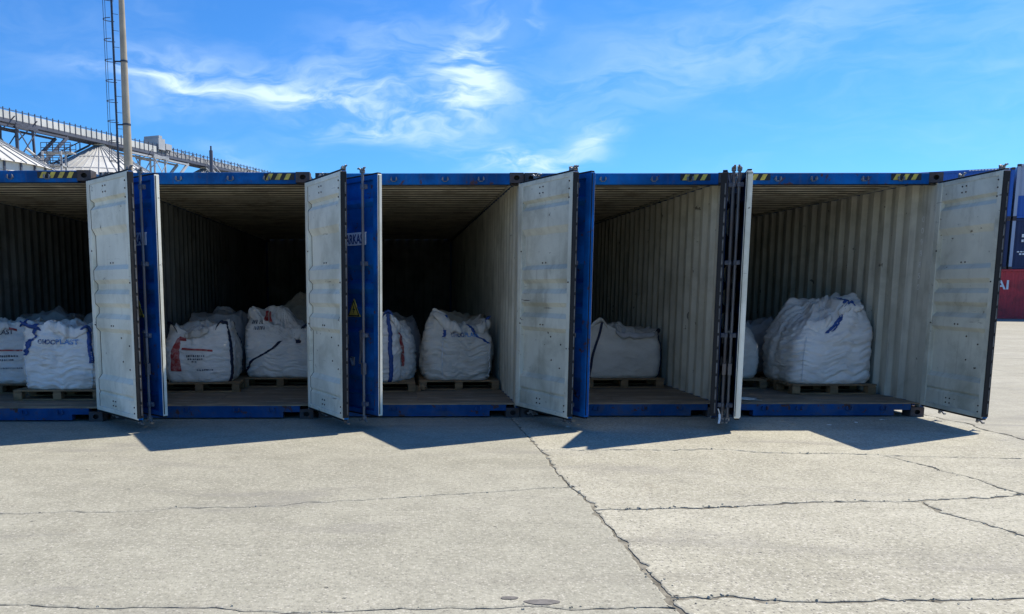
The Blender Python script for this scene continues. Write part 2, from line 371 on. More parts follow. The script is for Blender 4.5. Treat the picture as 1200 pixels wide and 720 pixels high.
    def mesh(s, name, mats, smooth=False, recalc=True):
        me = bpy.data.meshes.new(name); me.from_pydata(s.v, [], s.f)
        for m_ in mats: me.materials.append(m_)
        me.polygons.foreach_set('material_index', s.m)
        if recalc:
            bm = bmesh.new(); bm.from_mesh(me); bmesh.ops.recalc_face_normals(bm, faces=bm.faces); bm.to_mesh(me); bm.free()
        if smooth: me.polygons.foreach_set('use_smooth', [True] * len(me.polygons))
        me.update()
        return me
    def build(s, name, mats, parent=None, smooth=False, recalc=True):
        if not isinstance(mats, (list, tuple)): mats = [mats]
        return link(name, s.mesh(name, mats, smooth, recalc), parent)


def link(name, me, parent=None):
    o = bpy.data.objects.new(name, me); COL.objects.link(o)
    if parent is not None: o.parent = parent
    return o


def empty(name, loc=(0, 0, 0), rz=0.0):
    o = bpy.data.objects.new(name, None); COL.objects.link(o); o.location = loc; o.rotation_euler = (0, 0, rz)
    o.empty_display_size = 0.2
    return o


def tag(o, label=None, cat=None, group=None, kind=None):
    if label: o['label'] = label
    if cat: o['category'] = cat
    if group: o['group'] = group
    if kind: o['kind'] = kind
    return o


def text_mesh(txt, size, bold=0.0):
    """flat letters as (verts, faces), centred on the origin in x, resting on y=0; built-in font"""
    cu = bpy.data.curves.new('t', 'FONT'); cu.body = txt; cu.size = size; cu.align_x = 'CENTER'; cu.offset = bold
    cu.resolution_u = 3; cu.fill_mode = 'FRONT'
    ob = bpy.data.objects.new('t', cu); COL.objects.link(ob)
    me = bpy.data.meshes.new_from_object(ob)
    vs = [tuple(v.co) for v in me.vertices]; fs = [tuple(p.vertices) for p in me.polygons]
    bpy.data.objects.remove(ob); bpy.data.curves.remove(cu); bpy.data.meshes.remove(me)
    return vs, fs


def fbm(x, y, z, o=3):
    return mnoise.fractal(Vector((x, y, z)), 1.0, 2.0, o)


# ------------------------------------------------------------------ ground: joint bed, slabs, far yard
bed = MB(); bed.quad([(-9.6, -13.6, -0.009), (17.2, -13.6, -0.009), (17.2, 14.6, -0.009), (-9.6, 14.6, -0.009)])
ground = bed.build('ground', M_DIRT, recalc=False); tag(ground, kind='structure')
far = MB()
X0, X1, Y0, Y1, R = -9.0, 16.5, -13.0, 14.0, 900.0
far.quad([(-R, Y1, 0), (R, Y1, 0), (R, R, 0), (-R, R, 0)]); far.quad([(-R, -R, 0), (R, -R, 0), (R, Y0, 0), (-R, Y0, 0)])
far.quad([(-R, Y0, 0), (X0, Y0, 0), (X0, Y1, 0), (-R, Y1, 0)]); far.quad([(X1, Y0, 0), (R, Y0, 0), (R, Y1, 0), (X1, Y1, 0)])
yard = far.build('yard', M_CON_F, recalc=False); tag(yard, kind='structure')

A0, A1, A1b, A2, A3, A4, A5 = (1.37, -13), (1.37, -6.14), (1.37, -6.0), (1.385, -4.3), (1.365, -3.62), (1.385, -2.06), (1.38, 14)
Bp = [(-2.76, -4.38), (-1.94, -4.34), (-1.07, -4.21), (-0.16, -3.99), (0.89, -3.73)]
EL = [(-3.0, -6.05), (-0.94, -6.13), (-0.68, -6.17), (-0.19, -6.17), (0.39, -6.14)]
Cp = [(2.36, -2.06), (3.18, -2.07), (3.64, -2.25), (4.3, -2.29)]; C2s = (4.55, -2.38); Cq = (5.75, -2.51)
C2 = [(4.66, -2.87), (4.73, -3.31), (4.72, -3.53)]; C2e = (4.72, -3.89)
Dp = [(1.9, -4.27), (2.4, -4.23), (2.54, -4.18), (3.08, -4.09)]; d5 = (3.84, -4.07); d6 = (4.29, -3.97)
D2 = [(3.77, -4.37), (3.89, -4.63), (3.94, -4.95)]; D2e = (4.0, -6.03)
ER = [(1.54, -6.01), (1.85, -6.05), (2.27, -6.05), (3.15, -6.01)]
F3, F2, F1, F0, Fm = (6.42, -2.6), (6.47, -1.54), (6.60, -0.41), (6.52, 0.13), (6.5, 5.5)
K1, K2 = (6.4, -6.0), (6.4, -3.7)
rv = lambda l: list(reversed(l))
SLABS = [
    ([(-9, -4.5)] + Bp + [A3, A4, A5, (-9, 14)], 0),
    ([(-9, -6.0)] + EL + [A1, A1b, A2, A3] + rv(Bp) + [(-9, -4.5)], 0),
    ([(-9, -13), A0, A1] + rv(EL) + [(-9, -6.0)], 0),
    ([A4] + Cp + [C2s, Cq, F3, F2, F1, F0, Fm, (6.5, 14), A5], 1),
    ([A2] + Dp + [d5, d6, C2e] + rv(C2) + [C2s] + rv(Cp) + [A4, A3], 1),
    ([C2e, K2, F3, Cq, C2s] + C2, 1),
    ([A1b] + ER + [D2e] + rv(D2) + [d5] + rv(Dp) + [A2], 1),
    ([D2e, K1, K2, C2e, d6, d5] + D2, 1),
    ([A0, (6.4, -13), K1, D2e] + rv(ER) + [A1b, A1], 1),
    ([(6.4, -13), (11.5, -13), (11.5, 5.3), Fm, F0, F1, F2, F3, K2, K1], 2),
    ([Fm, (11.5, 5.3), (11.5, 14), (6.5, 14)], 2),
    ([(11.5, -13), (16.5, -13), (16.5, 5.2), (11.5, 5.3)], 2),
    ([(11.5, 5.3), (16.5, 5.2), (16.5, 14), (11.5, 14)], 2)]
_ref = {}


def refine(p, q):
    key = (p, q) if p < q else (q, p)
    if key not in _ref:
        a, b = Vector(key[0]), Vector(key[1]); L = (b - a).length
        nearview = min(a.y, b.y) < 1.5 and max(a.y, b.y) > -7
        straight = abs(a.x - b.x) < 0.2 and L > 1.2
        step = 0.025 if nearview else 0.5
        n = max(1, int(L / step)); nrm = Vector((-(b - a).y, (b - a).x)).normalized(); out = []
        for k in range(n + 1):
            t = k / n; P = a.lerp(b, t); w = min(1, 4 * t, 4 * (1 - t))
            amp = 0.012 if straight else 0.055
            P = P + nrm * w * (amp * fbm(P.x * 1.7, P.y * 1.7, 3.1, 3) + 0.020 * fbm(P.x * 9, P.y * 9, 7.7, 4))
            out.append(P)
        _ref[key] = out
    r = _ref[key]
    return r if key[0] == p else r[::-1]


def gapw(p, idx):
    x, y = p
    if y > 1.5: return 0.008
    if abs(x - 1.38) < 0.09: w = 0.008 + 0.008 * max(0, min(1, (-y - 2) / 2)) + 0.010 * max(0, min(1, (-y - 4.6) / 1.4))
    elif y < -5.7: w = 0.017 if x > 1.4 else 0.008
    elif x > 6.2: w = 0.014
    elif y < -3.6 and x > 1.4: w = 0.015
    elif x > 1.4: w = 0.009
    else: w = 0.007
    nz = 0.5 + 0.5 * mnoise.noise(Vector((x * 4.1, y * 4.1, idx * 9.0)))
    chip = max(0.0, mnoise.noise(Vector((x * 11, y * 11, idx * 5.0 + 2))) - 0.05)
    return 0.62 * w * (0.3 + 1.2 * nz) + chip * 0.06 * (1.0 if x > 1.36 else 0.3)


CRK = []
for si, (poly, kind_) in enumerate(SLABS):
    loop = []
    for k in range(len(poly)):
        loop += refine(poly[k], poly[(k + 1) % len(poly)])[:-1]
    n = len(loop); rings = [[], [], []]
    for k in range(n):
        a = loop[k - 1]; b = loop[(k + 1) % n]; d = (b - a)
        nn = Vector((-d.y, d.x)); nn = nn.normalized() if nn.length > 1e-6 else Vector((0, 0))
        w = gapw(loop[k], si)
        e = loop[k] + nn * w
        rings[0].append((e.x, e.y, -0.06))
        rings[1].append((e.x, e.y, -0.0035 - 0.0025 * mnoise.noise(Vector((e.x * 7, e.y * 7, 1.0)))))
        e2 = loop[k] + nn * (w + 0.012 + 0.010 * mnoise.noise(Vector((e.x * 9, e.y * 9, 4.0))))
        rings[2].append((e2.x, e2.y, 0.0))
    s = MB(); s.v = rings[0] + rings[1] + rings[2]
    for r in (0, 1):
        for k in range(n):
            s.f.append((r * n + k, r * n + (k + 1) % n, (r + 1) * n + (k + 1) % n, (r + 1) * n + k)); s.m.append(0)
    tv = [[Vector(p) for p in rings[2]]]
    for tri in tessellate_polygon(tv):
        a_, b_, c_ = (Vector(rings[2][q]) for q in tri)
        if (b_ - a_).cross(c_ - a_).z < 0: tri = (tri[0], tri[2], tri[1])
        s.f.append(tuple(2 * n + q for q in tri)); s.m.append(0)
    CRK.append((si, [Vector((q[0], q[1])) for q in rings[1]]))
    s.build('slab', [M_CON_A, M_CON_B, M_CON_F][kind_], ground, recalc=False)

# loose crumbs of concrete along the broken joints
cr_ = MB(); rnd = random.Random(21)
for si, ring in CRK:
    if si not in (1, 3, 4, 6, 8): continue
    for p in ring:
        if not (-6.6 < p.y < -0.5 and -2.5 < p.x < 6.4): continue
        dens = 0.30 if si in (4, 6, 8) else 0.10
        if mnoise.noise(Vector((p.x * 1.3, p.y * 1.3, 8.0))) < -0.05: dens *= 0.15
        if rnd.random() > dens: continue
        c = Vector((p.x + rnd.gauss(0, 0.022), p.y + rnd.gauss(0, 0.022), 0.0)); r = rnd.uniform(0.003, 0.011) * (1.4 if rnd.random() < 0.1 else 1)
        i = len(cr_.v); a0 = rnd.uniform(0, 6)
        for k in range(5): cr_.v.append((c.x + r * rnd.uniform(.7, 1.3) * cos(a0 + k * 1.2566), c.y + r * rnd.uniform(.7, 1.3) * sin(a0 + k * 1.2566), -0.003))
        for k in range(5): cr_.v.append((c.x + 0.6 * r * cos(a0 + k * 1.2566), c.y + 0.6 * r * sin(a0 + k * 1.2566), r * rnd.uniform(0.5, 0.9)))
        for k in range(5): cr_.f.append((i + k, i + (k + 1) % 5, i + 5 + (k + 1) % 5, i + 5 + k)); cr_.m.append(0)
        cr_.f.append(tuple(i + 5 + k for k in range(5))); cr_.m.append(0)
co_ = cr_.build('crumbs', M_CON_B, ground, recalc=False); tag(co_, kind='stuff')

for (x, y, rx, ry) in ((0.72, -6.065, 0.085, 0.035), (0.565, -6.01, 0.045, 0.022)):
    s = MB(); pts = []
    for k in range(28):
        t = 2 * pi * k / 28; w = 1 + 0.22 * mnoise.noise(Vector((cos(t) * 2, sin(t) * 2, x * 9)))
        pts.append((x + rx * w * cos(t), y + ry * w * sin(t), 0.003))
    s.quad(pts); s.build('stain', M_STAIN, ground, recalc=False)

# ------------------------------------------------------------------ shipping containers
CW, CH, CLN = 2.438, 2.896, 12.192
HWD = CW / 2


def casting_mesh():
    s = MB(); w, d, h = 0.162, 0.178, 0.118
    X, Z = w / 2, h / 2
    hole = [(0.036 * cos(2 * pi * (k + .5) / 8) * 1.0, 0.030 * sin(2 * pi * (k + .5) / 8)) for k in range(8)]
    i = len(s.v)
    s.v += [(-X, 0, -Z), (X, 0, -Z), (X, 0, Z), (-X, 0, Z), (-X, d, -Z), (X, d, -Z), (X, d, Z), (-X, d, Z)]
    s.v += [(u, 0, v) for u, v in hole] + [(u, 0.05, v) for u, v in hole]
    for q in ((4, 7, 6, 5), (0, 4, 5, 1), (3, 2, 6, 7), (0, 3, 7, 4), (1, 5, 6, 2)): s.f.append(q); s.m.append(0)
    H = lambda k: 8 + k % 8
    # front ring: corner to hole bridging (hole k=0 at 22.5deg .. ccw)
    for c, ks in ((2, (0, 1)), (3, (2, 3)), (0, (4, 5)), (1, (6, 7))):
        s.f.append((c, H(ks[1]), H(ks[0]))); s.m.append(0)
    for c, d_, k in ((2, 3, 1), (3, 0, 3), (0, 1, 5), (1, 2, 7)):
        s.f.append((c, d_, H(k + 1), H(k))); s.m.append(0)
    for k in range(8): s.f.append((H(k), H(k + 1), H(k + 1) + 8, H(k) + 8)); s.m.append(1)
    s.f.append(tuple(16 + k for k in range(8))); s.m.append(1)
    return s.mesh('corner_casting', [M_CAST, M_DARK])


ME_CAST = casting_mesh()


def corr_profile(L, pitch=0.278, depth=0.042, start=0.0):
    pts = [(0, 0)]; u = start; fl, sl = pitch * 0.26, pitch * 0.24
    while u + pitch < L:
        pts += [(u + fl, 0), (u + fl + sl, depth), (u + 2 * fl + sl, depth), (u + 2 * fl + 2 * sl, 0)]
        u += pitch
    pts.append((L, 0)); return pts


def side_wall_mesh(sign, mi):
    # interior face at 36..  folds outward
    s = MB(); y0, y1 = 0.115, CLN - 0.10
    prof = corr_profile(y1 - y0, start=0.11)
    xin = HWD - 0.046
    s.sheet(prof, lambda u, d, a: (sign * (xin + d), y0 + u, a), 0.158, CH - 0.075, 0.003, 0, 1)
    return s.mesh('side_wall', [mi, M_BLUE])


def roof_mesh():
    """pressed roof sheet; shade is painted on the low ribs, light on the paler flanks"""
    s = MB(); prof = [(0, 0)]; u = 0.0; L = CLN - 0.17
    while u + 0.27 < L:
        prof += [(u + 0.12, 0), (u + 0.165, 0.034), (u + 0.225, 0.034), (u + 0.27, 0)]; u += 0.27
    prof.append((L, 0))
    s.sheet(prof, lambda u, d, a: (a, 0.10 + u, CH - 0.046 + d), -HWD + 0.055, HWD - 0.055, 0.003, 0, 1)
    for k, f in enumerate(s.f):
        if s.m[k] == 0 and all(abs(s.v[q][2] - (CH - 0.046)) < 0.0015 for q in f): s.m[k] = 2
    return s.mesh('roof', [M_ROOFI, M_BLUE, M_ROOFSH])


def end_wall_mesh():
    s = MB(); prof = corr_profile(CW - 0.12, 0.25, 0.04)
    s.sheet(prof, lambda u, d, a: (-HWD + 0.06 + u, CLN - 0.07 + d - 0.03, a), 0.158, CH - 0.030, 0.003, 0, 1)
    return s.mesh('end_wall', [M_WALLSH, M_BLUE])


ME_SIDE = {}
for _sg in (-1, 1):
    ME_SIDE[(_sg, 0)] = side_wall_mesh(_sg, M_WALL); ME_SIDE[(_sg, 1)] = side_wall_mesh(_sg, M_WALLSH)
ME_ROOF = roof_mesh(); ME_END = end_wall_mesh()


def m_box(name, mats, *a, bev=0.004):
    s = MB(); s.box(*a, bev=bev); return s.mesh(name, mats)


def m_box2(name, sg, *a):
    s = MB(); s.box(*a, bev=0.004)
    xi = min(abs(a[0]), abs(a[1]))
    for k, f in enumerate(s.f):
        if all(abs(s.v[i][0]) < xi + 0.0045 for i in f): s.m[k] = 1
    return s.mesh(name, [M_BLUED, M_WALL])


ME_POST = {sg: m_box2('corner_post', sg, sg * (HWD - 0.004), sg * (HWD - 0.055), 0.003, 0.112, 0.119, CH - 0.119) for sg in (-1, 1)}
ME_RPOST = {sg: m_box('corner_post', [M_BLUED], sg * (HWD - 0.004), sg * (HWD - 0.10), CLN - 0.11, CLN - 0.004, 0.119, CH - 0.119) for sg in (-1, 1)}
ME_TRAIL = {sg: m_box2('top_rail', sg, sg * (HWD - 0.005), sg * (HWD - 0.065), 0.160, CLN - 0.160, CH - 0.076, CH - 0.016) for sg in (-1, 1)}
ME_BRAIL = {sg: m_box('bottom_rail', [M_BLUED], sg * (HWD - 0.005), sg * (HWD - 0.056), 0.160, CLN - 0.160, 0.045, 0.166) for sg in (-1, 1)}


def header_mesh():
    s = MB(); x = HWD - 0.158
    # shallow box section with a folded drip lip below
    s.box(-x, x, 0.002, 0.125, CH - 0.135, CH - 0.004, 0, 0.006)
    s.box(-HWD + 0.056, HWD - 0.056, 0.02, 0.075, CH - 0.142, CH - 0.1355, 1, 0.002)
    return s.mesh('door_header', [M_BLUE, M_DARK])


def sill_mesh():
    s = MB(); x = HWD - 0.163; n = 0.20
    poly = [(-x, 0.085), (-x + n, 0.085), (-x + n, 0.018), (x - n, 0.018), (x - n, 0.085), (x, 0.085), (x, 0.158), (-x, 0.158)]
    s.prism(poly, lambda u, v, a: (u, a, v), 0.004, 0.11)
    return s.mesh('door_sill', [M_BLUED])


ME_HEAD = header_mesh(); ME_SILL = sill_mesh()
_s = MB(); _s.box(-HWD + 0.056, HWD - 0.056, 0.0, 0.125, 0.1585, 0.169, 0, 0.003); ME_THRESH = _s.mesh('threshold_plate', [M_WORN])
_s = MB(); _s.box(0.001, 1.170, 0, 2.40, 0.150, 0.170, 0, 0.003); ME_PANEL = _s.mesh('floor_panel', [M_PLY])
_s = MB(); _s.box(-HWD + 0.06, HWD - 0.06, 0, 0.05, 0.05, 0.149, 0, 0.004); ME_XMEM = _s.mesh('cross_member', [M_DARK])


def keeper_mesh(m_):
    s = MB()
    for q in (-1, 1):
        s.prism([(q * 0.020, -0.026), (q * 0.042, -0.009), (q * 0.034, 0.020), (q * 0.024, 0.026)], lambda u, v, a: (u, a, v), -0.028, 0.004)
    s.box(-0.022, 0.022, -0.010, 0.004, -0.030, -0.021, 0, 0.002)
    return s.mesh('cam_keeper', [m_])


ME_KEEP = keeper_mesh(M_KEEP); ME_KEEPS = keeper_mesh(M_BLUED)


def hazard_mesh(nstripe, sgn):
    s = MB(); w, h = 0.052, 0.072
    s.box(-0.01, nstripe * 2 * w + 0.03, -0.0035, 0.0, 0.0, h, 1)
    for k in range(nstripe):
        u = 0.012 + k * 2 * w
        s.prism([(u, 0.002), (u + w, 0.002), (u + w + 0.035, h - 0.002), (u + 0.035, h - 0.002)], lambda a, b, c: (a, c, b), -0.006, -0.0036, 0)
    return s.mesh('hazard_stripe', [M_YEL, M_BLK])


ME_HAZ3 = hazard_mesh(3, 1); ME_HAZ4 = hazard_mesh(4, 1); ME_HAZ2 = hazard_mesh(2, 1)

DW, DZ0, DZ1, DT = 1.140, 0.156, 2.764, 0.058          # door leaf
DX0 = 0.020                                            # clearance from hinge pin


def door_profile():
    """(fraction from top, 1 = flush with inner face) of the pressed door panel"""
    H = DZ1 - DZ0
    seq = [(0.0, 1), (0.082, 1), (0.094, 0), (0.108, 0), (0.126, 1), (0.205, 1), (0.235, 0), (0.364, 0), (0.384, 1), (0.425, 1), (0.443, 0),
           (0.466, 0), (0.486, 1), (0.525, 1), (0.543, 0), (0.570, 0), (0.590, 1), (0.632, 1), (0.650, 0), (0.838, 0), (0.858, 1), (0.905, 1), (0.915, 0.55), (0.925, 1), (1.0, 1)]
    return [(DZ1 - f * H, DT - 0.012 - (1 - l) * 0.042) for f, l in seq]


PROF = door_profile()


def door_meshes(s_, pale, edge_pale, outer):
    """meshes of a door leaf; s_=+1 extends +x (left door), -1 extends -x. outer face y=0, inner face y=DT"""
    out = {}
    fr = MB(); sw, rh = 0.085, 0.05
    a, b = DX0, DX0 + DW
    def fb(x0, x1, y0, y1, z0, z1):
        i0 = len(fr.f); fr.box(s_ * x0, s_ * x1, y0, y1, z0, z1, 0, 0.004)
    fb(a, a + sw, 0, DT, DZ0, DZ1); fb(b - sw, b, 0, DT, DZ0, DZ1)
    fb(a + sw, b - sw, 0.001, DT - 0.001, DZ1 - rh, DZ1 - 0.001); fb(a + sw, b - sw, 0.001, DT - 0.001, DZ0 + 0.001, DZ0 + rh)
    if edge_pale == 3: fr.box(s_ * (b - 0.014), s_ * (b - 0.001), DT - 0.002, DT + 0.008, DZ0 + 0.012, DZ1 - 0.012, 1, 0.003)
    # inner faces and the free edge take the inside colour
    for k, f in enumerate(fr.f):
        P = [Vector(fr.v[i]) for i in f]; c = sum(P, Vector()) / len(P)
        if c.y > DT - 0.004: fr.m[k] = 1
        elif edge_pale in (1, 3) and abs(c.x) > b - 0.004: fr.m[k] = 1
        elif c.y > 0.006 and (abs(abs(c.x) - a - sw) < 0.002 or abs(abs(c.x) - b + sw) < 0.002): fr.m[k] = 1
    out['door'] = fr.mesh('door', [outer, pale])
    pn = MB()
    pn.sheet([(z, d) for z, d in PROF if DZ0 + rh <= z <= DZ1 - rh] if False else [(min(max(z, DZ0 + rh), DZ1 - rh), d) for z, d in PROF],
             lambda u, d, x: (s_ * x, d, u), a + sw - 0.002, b - sw + 0.002, 0.004, 0, 1)
    out['door_panel'] = pn.mesh('door_panel', [outer, pale])
    gk = MB(); plain = edge_pale == 2
    # rubber lips round the leaf, proud of the free edge and the inner rim
    gk.box(s_ * (b + 0.001), s_ * (b + 0.016), 0.004 if not edge_pale else 0.006, (DT + 0.012) if not edge_pale else 0.012, DZ0 + 0.02, DZ1 - 0.012, 0, 0.003)
    gk.box(s_ * (a + 0.02), s_ * (b - 0.01), 0.008, DT - 0.004, DZ1 + 0.0005, DZ1 + 0.018, 0, 0.003)
    gk.box(s_ * (a + 0.02), s_ * (b - 0.01), 0.008, DT - 0.004, DZ0 - 0.018, DZ0 - 0.0005, 0, 0.003)
    out['gasket'] = gk.mesh('gasket', [M_RUB])
    if not edge_pale:
        rt = MB(); z = DZ0 + 0.05
        while z < DZ1 - 0.16:
            rt.box(s_ * (b + 0.0165), s_ * (b + 0.0195), 0.014, 0.027, z, z + 0.115, 0, 0.001); z += 0.145
        out['gasket_retainer'] = rt.mesh('gasket_retainer', [M_RETAIN])
    wd = MB(); prev = None
    for (z, d) in PROF:
        z = min(max(z, DZ0 + rh), DZ1 - rh); c = (s_ * (a + sw + 0.004), d + 0.005, z)
        if prev is not None: wd.bar(prev, c, 0.007, 0.005)
        prev = c
    out['weld_seam'] = wd.mesh('weld_seam', [M_BOLT])
    bo = MB()
    for (fx, ft) in ((0.40, 0.035), (0.46, 0.035), (0.40, 0.06), (0.46, 0.06), (0.93, 0.035), (0.93, 0.065), (0.42, 0.355), (0.48, 0.355), (0.92, 0.34), (0.93, 0.10), (0.95, 0.44),
                     (0.46, 0.62), (0.51, 0.62), (0.60, 0.67), (0.78, 0.70), (0.62, 0.77), (0.77, 0.80), (0.42, 0.945), (0.48, 0.945), (0.42, 0.965), (0.48, 0.965), (0.93, 0.95), (0.93, 0.975), (0.07, 0.30), (0.07, 0.62)):
        z = DZ1 - ft * (DZ1 - DZ0); x = a + fx * DW
        d = DT - 0.010
        for k in range(len(PROF) - 1):
            if PROF[k][0] >= z >= PROF[k + 1][0] and PROF[k][0] > PROF[k + 1][0]:
                t = (PROF[k][0] - z) / (PROF[k][0] - PROF[k + 1][0]); d = PROF[k][1] * (1 - t) + PROF[k + 1][1] * t
        if fx > 0.92 or fx < 0.08: d = DT - 0.004
        bo.cyl((s_ * x, d + 0.003, z), (s_ * x, d + 0.011, z), 0.010, 0.008, 7)
    out['bolts'] = bo.mesh('bolts', [M_BOLT])
    for nm, xb in (('bar_a', 0.27), ('bar_b', 0.955)):
        br = MB(); y = -0.048; x = s_ * xb
        br.cyl((x, y, DZ0 - 0.055), (x, y, DZ1 + 0.075), 0.0160, n=10)
        for zc, up in ((DZ1 + 0.045, 1), (DZ0 - 0.04, -1)):
            # cam: block with two horns
            br.box(x - 0.022, x + 0.022, y - 0.024, y + 0.024, zc - 0.02, zc + 0.02, 0, 0.004)
            for q in (-1, 1):
                br.bar((x + q * 0.012, y, zc), (x + q * 0.048, y - 0.012, zc + up * 0.036), 0.018, 0.016)
                br.bar((x + q * 0.046, y - 0.012, zc + up * 0.030), (x + q * 0.066, y - 0.012, zc + up * 0.030), 0.016, 0.014)
        br.box(x - 0.027, x + 0.027, y - 0.022, y + 0.020, DZ0 + 0.45, DZ0 + 0.58, 0, 0.004)
        out[nm] = br.mesh('locking_bar', [M_GALV])
    bk = MB(); bk.box(-0.034, 0.034, -0.040, -0.0005, -0.024, 0.024, 0, 0.004); bk.box(-0.022, 0.022, -0.068, -0.039, -0.026, 0.026, 0, 0.005)
    out['bar_bracket'] = bk.mesh('bar_bracket', [M_KEEP])
    hd = MB()
    hd.bar((-s_ * 0.03, -0.062, 0.02), (-s_ * 0.045, -0.050, -0.20), 0.034, 0.010); hd.bar((-s_ * 0.045, -0.050, -0.19), (-s_ * 0.075, -0.045, -0.36), 0.030, 0.010)
    hd.bar((0.0, -0.062, 0.0), (-s_ * 0.05, -0.062, 0.0), 0.03, 0.012)
    out['handle'] = hd.mesh('handle', [M_GALV])
    ct = MB(); ct.box(-0.035, 0.035, -0.018, -0.0005, -0.05, 0.05, 0, 0.004); ct.bar((-0.02, -0.02, 0.03), (0.045, -0.04, -0.05), 0.03, 0.012)
    out['handle_catch'] = ct.mesh('handle_catch', [M_GALV])
    hg = MB()
    hg.box(s_ * -0.004, s_ * 0.135, -0.010, -0.0005, -0.045, 0.045, 0, 0.003); hg.cyl((0, -0.004, -0.06), (0, -0.004, 0.06), 0.014, n=10)
    out['hinge'] = hg.mesh('hinge', [M_BLUED])
    return out


DOORS = {}


def make_door(parent, side, pale, edge_pale, hinge_x, angle, plate=False, strap=False, outer=None, weld=False):
    s_ = 1 if side == 'L' else -1
    outer = outer or M_BLUE
    key = (s_, pale.name, edge_pale, outer.name)
    if key not in DOORS: DOORS[key] = door_meshes(s_, pale, edge_pale, outer)
    M = DOORS[key]
    d = link('door', M['door'], parent)
    d.location = (hinge_x, -0.004, 0); d.rotation_euler = (0, 0, -s_ * radians(angle))
    link('door_panel', M['door_panel'], d); link('gasket', M['gasket'], d); tag(link('bolts', M['bolts'], d), kind='stuff')
    if weld: link('weld_seam', M['weld_seam'], d)
    if 'gasket_retainer' in M: link('gasket_retainer', M['gasket_retainer'], d)
    for nm, xb in (('bar_a', 0.27), ('bar_b', 0.955)):
        link('locking_bar', M[nm], d)
        for f in (0.045, 0.36, 0.66, 0.955):
            o = link('bar_bracket', M['bar_bracket'], d); o.location = (s_ * xb, 0, DZ1 - f * (DZ1 - DZ0))
        o = link('handle', M['handle'], d); o.location = (s_ * xb, 0, 1.08)
    for (cx, cz) in ((0.58, 0.98), (0.70, 0.74)):
        o = link('handle_catch', M['handle_catch'], d); o.location = (s_ * cx, 0, cz)
    for f in (0.03, 0.27, 0.50, 0.73, 0.97):
        o = link('hinge', M['hinge'], d); o.location = (0, 0, DZ1 - f * (DZ1 - DZ0))
    if plate:
        p = MB(); px0, px1, pz0, pz1 = 0.560, 0.945, 2.03, 2.17
        yo = 0.0 - 0.004
        p.box(px0, px1, yo, yo + 0.003 + 0.020, pz0, pz1, 0, 0.001)
        vs, fs = text_mesh('ARKAS', 0.145, 0.004)
        i = len(p.v); wv = max(v[0] for v in vs) - min(v[0] for v in vs); k = 0.325 / wv
        p.v += [((px0 + px1) / 2 - 0.012 + v[0] * k, yo - 0.0025, pz0 + 0.020 + v[1] * 0.98) for v in vs]
        for f in fs: p.f.append(tuple(i + q for q in f)); p.m.append(1)
        p.build('name_plate', [M_PLATE, M_PLTXT], d, recalc=False)
        w = MB(); tri = [(0.60, 1.24), (0.83, 1.24), (0.715, 1.44)]
        w.prism(tri, lambda u, v, a: (u, a, v), -0.001, 0.012, 0)
        def inner(q): cx_, cz_ = 0.715, 1.307; return [((u - cx_) * q + cx_, (v - cz_) * q + cz_) for u, v in tri]
        o_, i_ = inner(0.94), inner(0.74)
        for k in range(3):
            w.quad([(o_[k][0], -0.0025, o_[k][1]), (o_[(k + 1) % 3][0], -0.0025, o_[(k + 1) % 3][1]), (i_[(k + 1) % 3][0], -0.0025, i_[(k + 1) % 3][1]), (i_[k][0], -0.0025, i_[k][1])], 1)
        bolt = [(0.722, 1.375), (0.69, 1.315), (0.715, 1.318), (0.702, 1.262), (0.742, 1.328), (0.716, 1.326)]
        w.quad([(u, -0.0028, v) for u, v in bolt], 1)
        w.build('warning_sticker', [M_YEL, M_BLK], d, recalc=False)
    if strap:
        t = MB(); b = s_ * (DX0 + DW)
        pts = [(b, -0.012, DZ0 + 0.10), (b + 0.01, -0.03, DZ0 + 0.04), (b - 0.012, -0.035, DZ0 - 0.0), (b + 0.03, -0.03, DZ0 - 0.05)]
        for k in range(3): t.bar(pts[k], pts[k + 1], 0.022, 0.006)
        t.bar(pts[2], (b - 0.05, -0.03, DZ0 - 0.055), 0.02, 0.006)
        t.build('tied_ribbon', M_SCRAP, d)
    return d


